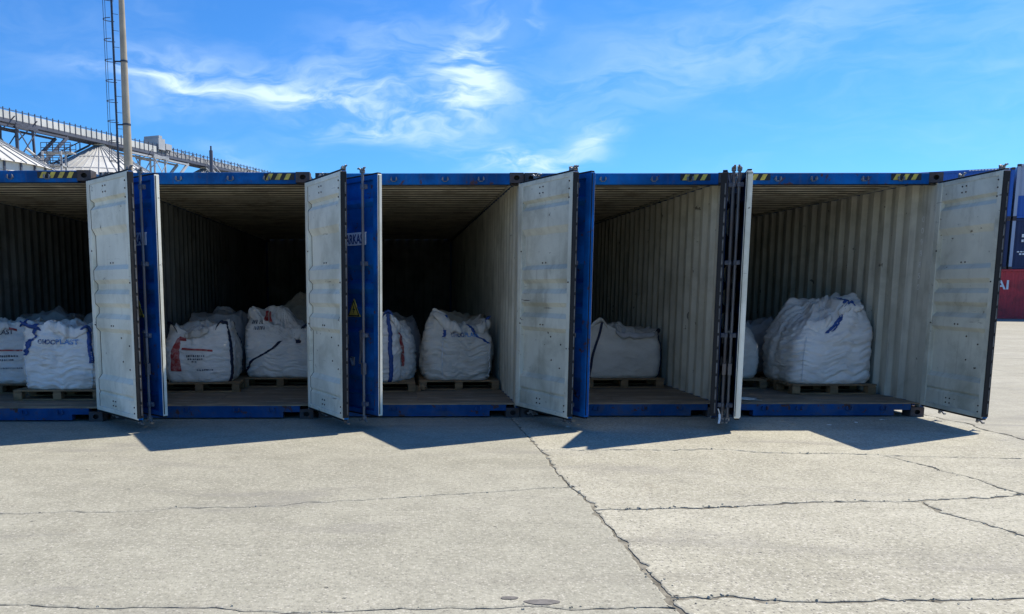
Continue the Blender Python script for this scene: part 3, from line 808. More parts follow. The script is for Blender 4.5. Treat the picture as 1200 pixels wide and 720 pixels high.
def container(xl, yf, label, ldoor, rdoor, walls=(0, 0), haz=(), rz=0.0):
    """one 40 ft high-cube box; xl = left outer edge. ldoor/rdoor: dict of make_door args"""
    c = empty('shipping_container', (xl + HWD, yf, 0), rz)
    tag(c, label, 'container', 'open containers standing side by side in a row')
    for sx in (-1, 1):
        for z in (0.059, CH - 0.059):
            for back in (0, 1):
                o = link('corner_casting', ME_CAST, c)
                o.location = (sx * (HWD - 0.081), CLN if back else -0.003, z)
                if back: o.rotation_euler = (0, 0, pi)
        for me, nm in ((ME_POST[sx], 'corner_post'), (ME_RPOST[sx], 'corner_post'), (ME_TRAIL[sx], 'top_rail'), (ME_BRAIL[sx], 'bottom_rail')):
            link(nm, me, c)
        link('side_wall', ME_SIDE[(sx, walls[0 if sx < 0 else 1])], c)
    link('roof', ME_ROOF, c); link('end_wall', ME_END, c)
    hd = link('door_header', ME_HEAD, c); sl = link('door_sill', ME_SILL, c); link('threshold_plate', ME_THRESH, c)
    for k, x in enumerate((-0.72, -0.30, 0.30, 0.72)):
        o = link('cam_keeper', ME_KEEP, hd); o.location = (x, 0.0, CH - 0.072)
        o = link('cam_keeper', ME_KEEPS, sl); o.location = (x, 0.004, 0.112)
    for (x, me) in haz:
        o = link('hazard_stripe', me, hd); o.location = (x, 0.0, CH - 0.090)
    for r in range(5):
        for q in (0, 1):
            o = link('floor_panel', ME_PANEL, c); o.location = (-1.171 + q * 1.171, 0.1255 + r * 2.402, 0.0)
    for k in range(16):
        o = link('cross_member', ME_XMEM, c); o.location = (0, 0.45 + k * 0.74, 0)
    make_door(c, 'L', hinge_x=-HWD + 0.012, **ldoor)
    make_door(c, 'R', hinge_x=HWD - 0.012, **rdoor)
    return c


C_X = [-5.915, -3.445, -0.951, 1.500, 3.965]
C_Y = [-0.27, -0.09, 0.0, 0.02, 0.01]
hzr3 = (HWD - 0.60, ME_HAZ3); hzr4 = (HWD - 0.60, ME_HAZ4)
hzl3 = (-HWD + 0.19, ME_HAZ3)
CONT = []
CONT.append(container(C_X[0], C_Y[0], 'open blue container holding a bag with two-tone blue lettering beside a red-lined bag',
                      dict(pale=M_PALE, edge_pale=1, angle=120, plate=True), dict(pale=M_PALE, edge_pale=0, angle=131, weld=True), (1, 0), [hzr4, (-HWD + 0.19, ME_HAZ4)]))
CONT.append(container(C_X[1], C_Y[1], 'open blue container holding the red-figure bag, its plated door partly covered by the neighbouring door',
                      dict(pale=M_PALE, edge_pale=1, angle=43, plate=True), dict(pale=M_PALE, edge_pale=0, angle=115.5, weld=True), (1, 0), [(HWD - 0.52, ME_HAZ3)]))
CONT.append(container(C_X[2], C_Y[2], 'open blue container holding a twin-peaked bag lettered in blue, full ARKAS plate showing',
                      dict(pale=M_PALE, edge_pale=1, angle=50.5, plate=True), dict(pale=M_GREYP, edge_pale=0, angle=111.5), (1, 0), []))
CONT.append(container(C_X[3], C_Y[3], 'open blue container holding a squat plain beige bag on a pallet',
                      dict(pale=M_GREYP, edge_pale=2, angle=62.5, plate=False), dict(pale=M_GREYP, edge_pale=0, angle=67, strap=True, outer=M_BLUESH), (1, 0), [hzr3]))
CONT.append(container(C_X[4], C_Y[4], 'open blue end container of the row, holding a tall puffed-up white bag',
                      dict(pale=M_PALE, edge_pale=3, angle=106.8, outer=M_BLUESH), dict(pale=M_GREYP, edge_pale=0, angle=88), (1, 0), [hzr3, (-HWD + 0.07, ME_HAZ3)]))

zz = 2.34
for ch in '0098850':
    vs, fs = text_mesh(ch, 0.10); s = MB()
    s.v = [(HWD - 0.0475, 0.235 - v[0], zz + v[1]) for v in vs]; s.f = list(fs); s.m = [0] * len(fs)
    zz -= 0.135
    s.build('stencilled_digit', M_STENCIL, CONT[4], recalc=False)

# ------------------------------------------------------------------ pallets and bulk bags
FLOOR = 0.170


def pallet_meshes():
    r = {}
    for nm, b in (('deck_board', (-0.55, 0.55, -0.045, 0.045, 0, 0.020)), ('bottom_board', (-0.55, 0.55, -0.05, 0.05, 0, 0.018)),
                  ('stringer_board', (-0.05, 0.05, -0.5, 0.5, 0, 0.018)), ('block', (-0.052, 0.052, -0.06, 0.06, 0, 0.078))):
        s = MB(); s.box(*b, bev=0.003); r[nm] = s.mesh(nm, [M_WOOD])
    return r


PM = pallet_meshes()


def pallet(x, y, rz, label):
    p = empty('pallet', (x, y, FLOOR), rz); tag(p, label, 'pallet', 'wooden pallets under the bulk bags')
    rnd = random.Random(int(x * 100) + 5)
    for yy in (-0.45, 0, 0.45):
        o = link('bottom_board', PM['bottom_board'], p); o.location = (0, yy, 0)
        for xx in (-0.495, 0, 0.495):
            o = link('block', PM['block'], p); o.location = (xx + rnd.uniform(-.01, .01), yy, 0.0175)
    for xx in (-0.495, 0, 0.495):
        o = link('stringer_board', PM['stringer_board'], p); o.location = (xx, 0, 0.095)
    for k in range(8):
        o = link('deck_board', PM['deck_board'], p); o.location = (rnd.uniform(-.008, .008), -0.455 + k * 0.13, 0.1125)
    return p


BAGZ = FLOOR + 0.131


class BagShape:
    def __init__(s, w, d, h, seed, peaks=(), lean=(0, 0), rim=0.86, centre=0.86, wrk=1.0, bulge=0.06, top_shrink=0.80, dip=0.05):
        s.__dict__.update(w=w, d=d, h=h, seed=seed * 13.7, peaks=peaks, lean=lean, rim=rim, centre=centre, wrk=wrk, bulge=bulge, ts=top_shrink, dip=dip)
    def rimh(s, a):
        r = s.rim * s.h
        for (pa, ph, pw) in s.peaks:
            dd = (a - radians(pa) + pi) % (2 * pi) - pi
            r += ph * math.exp(-(dd / radians(pw)) ** 2)
        return r + 0.07 * fbm(cos(a) * 2.6, sin(a) * 2.6, s.seed, 4)
    def rad(s, a):
        n = 6.0; ca, sa = abs(cos(a)), abs(sin(a))
        return 1.0 / (ca ** n + sa ** n) ** (1 / n)
    def side(s, a, t, off=0.0):
        """t 0..1 up the side wall"""
        R_ = s.rad(a)
        # foot tuck, belly, shoulder
        k = 0.93 + s.bulge * sin(pi * min(1, t * 1.15 + 0.06)) if t < 0.9 else 0.93 + s.bulge * sin(pi * min(1, t * 1.15 + 0.06))
        if t < 0.07: k -= 0.05 * (1 - t / 0.07) ** 2
        if t > 0.62: k *= 1 - (1 - s.ts) * ((t - 0.62) / 0.38) ** 1.6
        ca, sa = cos(a), sin(a)
        z = t * s.rimh(a)
        # soft big dents + horizontal sag wrinkles + diagonal creases
        dent = 0.028 * fbm(ca * 1.4 + s.seed, sa * 1.4, z * 1.3, 2)
        wr = fbm(ca * 1.5 + s.seed + 0.25 * fbm(ca * 3, sa * 3, z * 4, 2), sa * 1.5 + 3, z * 15.0 + 1.8 * fbm(ca * 2.2, sa * 2.2, s.seed, 2), 3)
        cr = fbm(ca * 4.5 - s.seed, sa * 4.5 + z * 2.5, z * 5.5, 2)
        ridge = (0.40 - abs(wr) ** 0.7) * 0.042 * s.wrk * (0.35 + 0.65 * max(0, fbm(ca * 1.2, sa * 1.2, z * 1.7 + s.seed, 2) + 0.5))
        k2 = k * R_
        if t > 0.68:                                   # gathered, pleated cloth towards the mouth
            g_ = (t - 0.68) / 0.32
            pl = fbm(ca * 5.0 + s.seed, sa * 5.0, z * 2.0 + 1.5, 3)
            dent += g_ * 0.060 * (0.35 - abs(pl)) * s.wrk
        x = s.w / 2 * k2 * ca; y = s.d / 2 * k2 * sa
        vd_ = mnoise.voronoi(Vector((ca * 2.3 + s.seed + 0.3 * wr, sa * 2.3, z * 3.4 + 0.25 * cr)))[0]
        fac = (vd_[1] - vd_[0])
        o = dent + ridge + 0.008 * cr * s.wrk + 0.034 * s.wrk * (min(fac, 0.5) - 0.22) + off
        x += ca * o; y += sa * o
        x += s.lean[0] * t * t; y += s.lean[1] * t * t
        z += 0.006 * cr
        if t < 0.02: z = 0
        return Vector((x, y, max(0.0, z)))
    def cap(s, a, q):
        """q 0..1 from rim to the gathered middle"""
        p = s.side(a, 1.0); sh = (1 - q) ** 0.9
        cx, cy = s.lean
        x = cx + (p.x - cx) * sh; y = cy + (p.y - cy) * sh
        zc = s.centre * s.h
        z = p.z * (1 - q) ** 1.3 + zc * (1 - (1 - q) ** 1.3)
        z += 0.012 * sin(pi * min(1, q * 2)) - s.dip * sin(pi * min(1, q * 1.4)) + q ** 0.5 * 0.10 * fbm(x * 5.5 + s.seed, y * 5.5, 2.2, 4)
        ab = fbm(x * 9 + s.seed, y * 9, 6.2, 2)
        z += 0.028 * (0.4 - abs(ab)) * min(1, q * 3)
        return Vector((x, y, z))


def make_bag(x, y, z, rz, shp, material, label, straps=(), seams=(), na=150, nt=96, nc=20):
    b = empty('bulk_bag', (x, y, z), rz); tag(b, label, 'bag', 'bulk bags in the containers')
    s = MB()
    for j in range(nt + 1):
        t = j / nt
        for i in range(na): s.v.append(tuple(shp.side(2 * pi * i / na, t)))
    for j in range(1, nc):
        for i in range(na): s.v.append(tuple(shp.cap(2 * pi * i / na, j / nc)))
    rows = nt + nc
    for j in range(rows - 1):
        for i in range(na):
            s.f.append((j * na + i, j * na + (i + 1) % na, (j + 1) * na + (i + 1) % na, (j + 1) * na + i)); s.m.append(0)
    ctr = len(s.v); last = (rows - 1) * na
    s.v.append(tuple(sum((Vector(s.v[last + i]) for i in range(na)), Vector()) / na))
    for i in range(na): s.f.append((last + i, last + (i + 1) % na, ctr)); s.m.append(0)
    s.f.append(tuple(reversed(range(na)))); s.m.append(0)
    s.build('sack', material, b, smooth=True, recalc=False)
    for st in straps: ribbon(b, shp, **st)
    for (ang, t0, t1) in seams:
        t = MB(); prev = None
        for k in range(41):
            tt = t0 + (t1 - t0) * k / 40; p = shp.side(radians(ang), tt, 0.004)
            if prev is not None: t.cyl(prev, p, 0.0075, n=6, cap=(k in (1, 40)))
            prev = p
        t.build('seam_piping', M_PIPE, b, smooth=True, recalc=False)
    return b


def ribbon(b, shp, ang, t0=0.0, t1=1.0, width=0.05, m=None, drift=0.0, over=None, off=0.007):
    """webbing strap lying on the bag wall; over = (end angle, reach) carries it on across the top"""
    m = m or M_STRAP
    pts = []
    N = 44
    for k in range(N + 1):
        t = t0 + (t1 - t0) * k / N; a = radians(ang + drift * k / N + 0.5 * sin(k * 0.23))
        pts.append((a, t))
    s = MB(); L = []
    for (a, t) in pts:
        c = shp.side(a, t, off); e = shp.side(a + 0.02, t, off) - shp.side(a - 0.02, t, off)
        e.z = 0; e = e.normalized() * width / 2; L.append((c - e, c + e))
    if over:
        for k in range(1, 10):
            q = k / 9 * over; a = pts[-1][0]
            c = shp.cap(a, q) + Vector((0, 0, 0.012)); e = Vector((-sin(a), cos(a), 0)) * width / 2; L.append((c - e, c + e))
    n = len(L)
    for (p, q) in L: s.v += [tuple(p), tuple(q)]
    for k in range(n - 1): s.f.append((2 * k, 2 * k + 1, 2 * k + 3, 2 * k + 2)); s.m.append(0)
    o = s.build('strap', m, b, smooth=True, recalc=False)
    md = o.modifiers.new('thickness', 'SOLIDIFY'); md.thickness = 0.004; md.offset = 1
    return o


def loop(b, shp, ang, span=16, rise=0.16, out=0.05, m=None, width=0.05, tip=(0, 0)):
    """lifting loop: webbing leaving the rim, arching over and coming back down"""
    m = m or M_STRAP; L = []; N = 20
    for k in range(N + 1):
        f = k / N; a = radians(ang + span * (f - 0.5)); base = shp.side(a, 0.93, 0.010)
        up = sin(pi * f) ** 0.8; o = Vector((cos(a), sin(a), 0))
        c = base + Vector((0, 0, rise * up)) + o * out * up + Vector((tip[0], tip[1], 0)) * up
        e = (o * 0.6 + Vector((0, 0, 0.8 * (1 if rise > 0 else -1)))).normalized() * width / 2
        L.append((c - e, c + e))
    s = MB()
    for (p, q) in L: s.v += [tuple(p), tuple(q)]
    for k in range(N): s.f.append((2 * k, 2 * k + 1, 2 * k + 3, 2 * k + 2)); s.m.append(0)
    o = s.build('lifting_loop', m, b, smooth=True, recalc=False)
    md = o.modifiers.new('thickness', 'SOLIDIFY'); md.thickness = 0.005
    return o


def flap(b, shp, a0, a1, drop, material, out=0.03, t=0.97):
    """fold of cloth hanging over the rim"""
    s = MB(); N, K = 18, 8
    for j in range(K + 1):
        v = j / K
        for i in range(N + 1):
            u = i / N; a = radians(a0 + (a1 - a0) * u)
            p = shp.side(a, t - 0.02, 0.012); o = Vector((cos(a), sin(a), 0))
            d = drop * (0.35 + 0.65 * sin(pi * u) ** 0.7) * (1 + 0.3 * fbm(u * 3, shp.seed, 0.3, 2))
            c = p + o * (out * sin(pi * min(1, v * 0.8)) + 0.020 * fbm(u * 5, v * 2, shp.seed + 3, 3) * v + 0.012) + Vector((0, 0, 0.03 * (1 - v) - d * v))
            s.v.append(tuple(c))
    for j in range(K):
        for i in range(N): q = j * (N + 1) + i; s.f.append((q, q + 1, q + N + 2, q + N + 1)); s.m.append(0)
    o = s.build('top_flap', material, b, smooth=True, recalc=False)
    md = o.modifiers.new('thickness', 'SOLIDIFY'); md.thickness = 0.004
    return o


def on_bag(shp, u, v, off=0.009):
    """metres on the front face (u right of middle, v above the base) -> bag surface"""
    hw = shp.w / 2 * 0.99; xh = max(-0.985, min(0.985, u / hw)); n = 6.0
    yh = -(1 - abs(xh) ** n) ** (1 / n); a = atan2(yh, xh)
    return shp.side(a, max(0, v) / shp.rimh(a), off)


def print_poly(b, shp, polys, material, name='printed_mark', off=0.009):
    s = MB()
    for poly in polys:
        i = len(s.v); s.v += [tuple(on_bag(shp, u, v, off)) for u, v in poly]; s.f.append(tuple(range(i, i + len(poly)))); s.m.append(0)
    return s.build(name, material, b, recalc=False)


def print_grid(b, shp, quads, material, name='printed_mark', n=10, off=0.009):
    """quads given by 4 corners, finely subdivided so that they follow the cloth"""
    s = MB()
    for (p0, p1, p2, p3) in quads:
        i = len(s.v)
        for j in range(n + 1):
            for k in range(n + 1):
                a, c = k / n, j / n
                u = (p0[0] * (1 - a) + p1[0] * a) * (1 - c) + (p3[0] * (1 - a) + p2[0] * a) * c
                v = (p0[1] * (1 - a) + p1[1] * a) * (1 - c) + (p3[1] * (1 - a) + p2[1] * a) * c
                s.v.append(tuple(on_bag(shp, u, v, off)))
        for j in range(n):
            for k in range(n):
                q = i + j * (n + 1) + k; s.f.append((q, q + 1, q + n + 2, q + n + 1)); s.m.append(0)
    s.build(name, material, b, smooth=True, recalc=False)


def print_text(b, shp, txt, size, u0, v0, width, material, slope=0.0, off=0.015):
    vs, fs = text_mesh(txt, size, size * 0.02); mn = min(v[0] for v in vs); mx = max(v[0] for v in vs); k = width / (mx - mn)
    s = MB(); s.v = [tuple(on_bag(shp, u0 + (v[0] - mn) * k, v0 + v[1] + slope * (v[0] - mn) * k, off)) for v in vs]
    s.f = list(fs); s.m = [0] * len(fs)
    s.build('printed_lettering', material, b, recalc=False)


def dashes(b, shp, rows, material):
    """small illegible print lines"""
    rnd = random.Random(3); qs = []
    for (u0, u1, v, hh) in rows:
        u = u0
        while u < u1 - 0.01:
            w = rnd.uniform(0.008, 0.026); qs.append([(u, v), (min(u1, u + w), v), (min(u1, u + w), v + hh * rnd.uniform(.7, 1)), (u, v + hh)]); u += w + rnd.uniform(0.006, 0.014)
    tag(print_poly(b, shp, qs, material, 'printed_lines', 0.010), kind='stuff')


# container 1
sh = BagShape(0.98, 1.0, 0.86, 1, peaks=[(-110, 0.07, 50), (90, 0.06, 60)], rim=0.90, centre=0.95, wrk=1.5, bulge=0.05, top_shrink=0.84)
b = make_bag(-4.26, 0.90, BAGZ, 0, sh, M_BAG, 'white bulk bag with two-tone blue lettering and blue corner loops',
             [dict(ang=-131, t0=0.52, t1=1.0, width=0.07, drift=10, over=0.15), dict(ang=-47, t0=0.42, t1=1.0, width=0.06)], [(-133, 0.02, 0.62), (-46, 0.02, 0.60)])
print_text(b, sh, 'OHOO', 0.085, -0.25, 0.575, 0.23, M_INKD, -0.03)
print_text(b, sh, 'PLAST', 0.085, -0.01, 0.57, 0.30, M_INKL, -0.01)
loop(b, sh, -128, 20, 0.07, 0.06, width=0.07, tip=(-0.05, -0.03)); loop(b, sh, -50, 14, 0.05, 0.05); flap(b, sh, -100, -48, 0.10, M_BAG)
pallet(-4.26, 0.86, 0.0, 'pallet under the bag with two-tone blue lettering')
sh = BagShape(1.0, 1.0, 0.88, 2, peaks=[(-60, 0.07, 40)], rim=0.9, centre=0.95, wrk=1.0)
b = make_bag(-5.33, 1.58, BAGZ, 0, sh, M_BAG, 'white bulk bag with red lines and dark print behind the two-tone lettered bag', [dict(ang=-40, t0=0.5, width=0.06)])
print_text(b, sh, 'OHOOPLAST', 0.085, -0.38, 0.63, 0.62, M_INKK, 0.06)
print_grid(b, sh, [[(-0.35, 0.44), (0.34, 0.44), (0.34, 0.46), (-0.35, 0.46)], [(0.1, 0.74), (0.3, 0.70), (0.3, 0.73), (0.1, 0.765)]], M_INKR)
dashes(b, sh, [(-0.3, 0.30, 0.36, 0.03), (-0.3, 0.22, 0.31, 0.025), (0.0, 0.33, 0.20, 0.02)], M_INKK)
loop(b, sh, -45, 18, 0.08, 0.04); flap(b, sh, -130, -70, 0.10, M_BAG)
pallet(-5.31, 1.55, 0.0, 'pallet under the red-lined bag')
sh = BagShape(1.0, 1.0, 1.0, 3, peaks=[(-90, 0.05, 50)], rim=0.85, centre=1.02)
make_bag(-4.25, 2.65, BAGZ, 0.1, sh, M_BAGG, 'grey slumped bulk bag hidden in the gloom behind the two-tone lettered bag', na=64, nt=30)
pallet(-4.25, 2.62, 0.0, 'pallet under the grey bag behind the two-tone lettered bag')
sh = BagShape(1.0, 1.0, 0.96, 4, peaks=[(-50, 0.04, 50)], rim=0.88, centre=0.98)
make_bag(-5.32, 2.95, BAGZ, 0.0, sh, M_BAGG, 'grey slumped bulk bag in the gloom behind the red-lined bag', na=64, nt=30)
pallet(-5.30, 2.92, 0.0, 'pallet under the grey bag behind the red-lined bag')

# container 2
sh = BagShape(1.0, 1.0, 0.82, 5, peaks=[(-25, 0.12, 40), (100, 0.1, 50), (-140, 0.05, 30)], rim=0.86, centre=0.82, wrk=0.9, bulge=0.06, top_shrink=0.84, dip=0.10)
b = make_bag(-2.72, 1.72, BAGZ, radians(4), sh, M_BAG, 'white bulk bag printed with a red long-necked figure and red rule',
             [dict(ang=-44, t0=0.0, t1=1.0, width=0.05, m=M_STRAPD, over=0.3), dict(ang=38, t0=0.0, t1=1.0, width=0.05, m=M_STRAPD)])
print_grid(b, sh, [[(-0.36, 0.16), (-0.22, 0.15), (-0.24, 0.42), (-0.35, 0.42)], [(-0.35, 0.42), (-0.24, 0.42), (-0.25, 0.60), (-0.29, 0.60)],
                   [(-0.29, 0.57), (-0.18, 0.56), (-0.19, 0.60), (-0.27, 0.625)], [(-0.22, 0.44), (0.20, 0.42), (0.20, 0.445), (-0.22, 0.47)]], M_INKR)
dashes(b, sh, [(-0.15, 0.10, 0.345, 0.028), (-0.13, 0.06, 0.305, 0.02), (-0.08, 0.0, 0.272, 0.018), (-0.02, 0.20, 0.16, 0.022)], M_INKK)
loop(b, sh, -52, 18, 0.08, 0.0, m=M_STRAPD); loop(b, sh, -135, 24, 0.09, 0.0, m=M_STRAPD); flap(b, sh, -112, -72, 0.07, M_BAGB)
pallet(-2.70, 1.68, radians(3), 'pallet under the red-figure bag')
sh = BagShape(1.08, 1.05, 0.80, 6, peaks=[(-140, 0.26, 40), (160, 0.22, 55), (-60, 0.04, 40)], rim=0.80, centre=1.22, wrk=1.3, bulge=0.09, top_shrink=0.78, lean=(-0.05, 0.05))
b = make_bag(-1.64, 2.36, BAGZ, 0, sh, M_BAG, 'white bulk bag slouching with its tall corner peaked up, navy strap running diagonally',
             [dict(ang=-150, t0=0.0, t1=0.72, width=0.05, m=M_STRAPD, drift=62), dict(ang=-62, t0=0.7, t1=1.0, width=0.08, m=M_STRAPD)])
print_grid(b, sh, [[(-0.24, 0.80), (-0.20, 0.80), (-0.26, 0.95), (-0.30, 0.95)], [(-0.17, 0.79), (-0.13, 0.79), (-0.21, 0.94), (-0.25, 0.94)]], M_INKR, n=6, off=0.012)
dashes(b, sh, [(-0.44, -0.28, 0.76, 0.06), (-0.40, -0.24, 0.68, 0.05)], M_INKK)
loop(b, sh, -45, 22, 0.10, 0.04, m=M_STRAPD, width=0.07); flap(b, sh, -75, -25, 0.16, M_BAG, out=0.06); flap(b, sh, -165, -118, 0.12, M_BAG)
pallet(-1.66, 2.28, 0.0, 'pallet under the slouching peaked bag')
sh = BagShape(1.0, 1.0, 1.18, 7, peaks=[(-90, 0.03, 60)], rim=0.80, centre=1.0, bulge=0.1, top_shrink=0.75)
make_bag(-1.55, 3.65, BAGZ, 0.1, sh, M_BAGT, 'tan rounded bulk bag standing behind the slouching peaked bag', na=64, nt=34)
pallet(-1.55, 3.6, 0.0, 'pallet under the tan rounded bag')
sh = BagShape(1.0, 1.0, 1.0, 8, peaks=[(-30, 0.05, 40)], rim=0.85, centre=0.95)
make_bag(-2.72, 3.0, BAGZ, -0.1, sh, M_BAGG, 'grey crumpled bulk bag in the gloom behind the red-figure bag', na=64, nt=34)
pallet(-2.72, 2.98, 0.0, 'pallet under the grey bag behind the red-figure bag')

# container 3
sh = BagShape(0.98, 0.98, 0.90, 9, peaks=[(-45, 0.13, 35)], rim=0.84, centre=0.86, wrk=1.2, top_shrink=0.78)
b = make_bag(-0.30, 1.72, BAGZ, radians(-24), sh, M_BAG, 'white bulk bag with a red stripe down its side face and pale blue corner strap',
             [dict(ang=-45, t0=0.0, t1=1.0, width=0.06, over=0.25)])
s_ = MB()
for k in range(17):
    t = 0.25 + 0.55 * k / 16
    for da in (-6, 0, 6): s_.v.append(tuple(sh.side(radians(-16 + da + 2 * sin(k)), t, 0.009)))
for k in range(16):
    for q in (0, 1): s_.f.append((3 * k + q, 3 * k + q + 1, 3 * k + q + 4, 3 * k + q + 3)); s_.m.append(0)
s_.build('printed_mark', M_INKR, b, smooth=True, recalc=False)
loop(b, sh, -45, 16, 0.08, 0.02); flap(b, sh, -42, -8, 0.10, M_BAG)
pallet(-0.30, 1.66, 0.0, 'pallet under the red-striped bag')
sh = BagShape(1.0, 1.05, 0.86, 10, peaks=[(-128, 0.25, 30), (-40, 0.10, 28), (20, 0.14, 40)], rim=0.83, centre=0.84, wrk=1.3, top_shrink=0.80)
b = make_bag(0.84, 1.95, BAGZ, 0, sh, M_BAGB, 'off-white twin-peaked bulk bag with blue lettering near its top fold',
             [dict(ang=-112, t0=0.68, t1=1.0, width=0.045, m=M_STRAP), dict(ang=-47, t0=0.62, t1=1.0, width=0.045, m=M_STRAP, drift=-22, over=0.3)], [(-114, 0.05, 0.70), (-45, 0.05, 0.62)])
print_text(b, sh, 'OHOO', 0.09, -0.10, 0.60, 0.19, M_INKD, -0.03)
print_text(b, sh, 'PLAST', 0.085, 0.10, 0.598, 0.24, M_INKL, 0.0)
flap(b, sh, -128, -85, 0.14, M_BAGB, out=0.05); flap(b, sh, -62, -20, 0.10, M_BAGB); loop(b, sh, -36, 16, 0.07, 0.02)
pallet(0.86, 1.90, 0.0, 'pallet under the twin-peaked bag')
sh = BagShape(1.0, 1.0, 0.92, 11, rim=0.85, centre=0.95)
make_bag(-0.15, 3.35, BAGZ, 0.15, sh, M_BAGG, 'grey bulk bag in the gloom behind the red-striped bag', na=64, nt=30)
pallet(-0.15, 3.32, 0.0, 'pallet under the grey bag behind the red-striped bag')

sh = BagShape(1.0, 1.0, 0.96, 17, peaks=[(-120, 0.08, 30)], rim=0.88, centre=0.9, dip=0.08)
make_bag(1.0, 3.3, BAGZ, -0.1, sh, M_BAGT, 'tan crumpled bulk bag in the gloom behind the twin-peaked bag', na=64, nt=34)
pallet(1.0, 3.28, 0.0, 'pallet under the tan crumpled bag behind the twin-peaked bag')

# container 4
sh = BagShape(1.20, 1.05, 0.74, 12, peaks=[(-118, 0.09, 22)], rim=0.90, centre=0.93, wrk=0.35, bulge=0.04, top_shrink=0.93)
b = make_bag(3.18, 2.17, BAGZ, radians(-2), sh, M_BAGB, 'squat beige bulk bag, plain and boxy, with dark navy straps',
         [dict(ang=-130, t0=0.0, t1=1.0, width=0.035, m=M_STRAPD, drift=12), dict(ang=-40, t0=0.0, t1=1.0, width=0.05, m=M_STRAPD, over=0.3)])
loop(b, sh, -122, 22, 0.09, -0.02, m=M_BAGB, width=0.09); loop(b, sh, -42, 16, 0.06, 0.0, m=M_STRAPD); flap(b, sh, -100, -50, 0.05, M_BAGG)
pallet(3.20, 2.12, 0.0, 'pallet under the squat beige bag')
sh = BagShape(1.0, 1.0, 0.95, 13, rim=0.88, centre=0.95)
make_bag(2.55, 3.5, BAGZ, 0.1, sh, M_BAGG, 'grey bulk bag in the gloom behind the squat beige bag', na=64, nt=30)
pallet(2.55, 3.48, 0.0, 'pallet under the grey bag behind the squat beige bag')

# container 5
sh = BagShape(1.12, 1.10, 0.86, 14, peaks=[(-64, 0.30, 30), (-15, 0.24, 30), (40, 0.34, 50), (120, 0.3, 40), (-135, 0.06, 25)], rim=0.92, centre=1.28, wrk=1.2, bulge=0.05, top_shrink=0.70, lean=(0.05, 0.04), dip=0.04)
b = make_bag(5.75, 1.44, BAGZ, 0, sh, M_BAG, 'tall puffed-up white bulk bag with a blue strap folded across its top',
             [dict(ang=-104, t0=0.74, t1=1.0, width=0.045, drift=34, over=0.35), dict(ang=-98, t0=0.74, t1=1.0, width=0.030, drift=34, over=0.3)], [(-128, 0.03, 0.72)])
flap(b, sh, -132, -98, 0.14, M_BAG, out=0.05); flap(b, sh, -88, -50, 0.09, M_BAG, out=0.04); loop(b, sh, -70, 18, 0.05, 0.03)
pallet(5.74, 1.36, 0.0, 'pallet under the tall puffed-up bag')
sh = BagShape(1.0, 1.0, 0.86, 15, peaks=[(-90, 0.04, 40)], rim=0.9, centre=1.0, bulge=0.08, top_shrink=0.7)
make_bag(4.58, 2.06, BAGZ, 0, sh, M_BAGB, 'off-white bulk bag beside the tall puffed-up bag, next to the dark inner wall', na=72, nt=40)
pallet(4.58, 1.99, 0.0, 'pallet under the off-white bag beside the tall puffed-up bag')
sh = BagShape(1.0, 1.0, 0.85, 16, peaks=[(-40, 0.05, 50)], rim=0.86, centre=0.9)
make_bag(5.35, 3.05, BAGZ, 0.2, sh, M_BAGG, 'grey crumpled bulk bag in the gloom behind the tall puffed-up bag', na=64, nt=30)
pallet(5.35, 3.02, 0.0, 'pallet under the grey bag behind the tall puffed-up bag')


# scraps
def scrap(name, x, y, z, size, label, cat, m_, seed, flat=0.25, group=None, n=5):
    s = MB(); N = n
    for j in range(N + 1):
        for i in range(N + 1):
            u, v = i / N - .5, j / N - .5
            f = fbm(u * 3 + seed, v * 3, 1.0, 3)
            s.v.append((u * size * (1 + .4 * f), v * size * 0.6 * (1 - .3 * f), 0.004 + size * flat * abs(fbm(u * 4, v * 4, seed, 3)) * (1 - 2 * abs(u)) ))
    for j in range(N):
        for i in range(N): q = j * (N + 1) + i; s.f.append((q, q + 1, q + N + 2, q + N + 1)); s.m.append(0)
    o = s.build(name, m_, recalc=False); o.location = (x, y, z); o.rotation_euler = (0, 0, seed)
    md = o.modifiers.new('thickness', 'SOLIDIFY'); md.thickness = 0.003; md.offset = 1
    tag(o, label, cat, group); return o


for k, (x, y, sz, lb) in enumerate(((5.75, -0.25, 0.05, 'tiny white scrap in the door shadow, just off the end container sill'),
                                    (5.33, -0.45, 0.055, 'white scrap in the middle of the end container door shadow'),
                                    (4.93, -0.62, 0.04, 'smallest white scrap near the sunlit edge of the end container door shadow'),
                                    (1.93, -0.72, 0.05, 'white scrap on the concrete under the doors between lettered and beige bag containers'))):
    scrap('paper_scrap', x, y, 0.0, sz, lb, 'scrap', M_SCRAP, 1.3 * k, group='white scraps on the concrete')
scrap('plastic_sheet', 4.30, 0.38, FLOOR + 0.001, 0.42, 'pale torn plastic sheet on the floor by the off-white bag', 'sheet', M_BAGB, 2.9, 0.12, n=9)
scrap('debris_clump', 0.30, 1.36, FLOOR + 0.001, 0.30, 'clump of wood shreds and dust between two pallets', 'debris', M_WOOD, 4.2, 0.7, n=10)

# ------------------------------------------------------------------ silos, conveyor gallery, mast
SD = Vector((0.395, 0.918, 0)).normalized()           # row direction
SA = Vector((-38.4, 101.5, 0))
SILO_R, SILO_E, SILO_T = 10.6, 14.4, 20.0
SP = 22.6


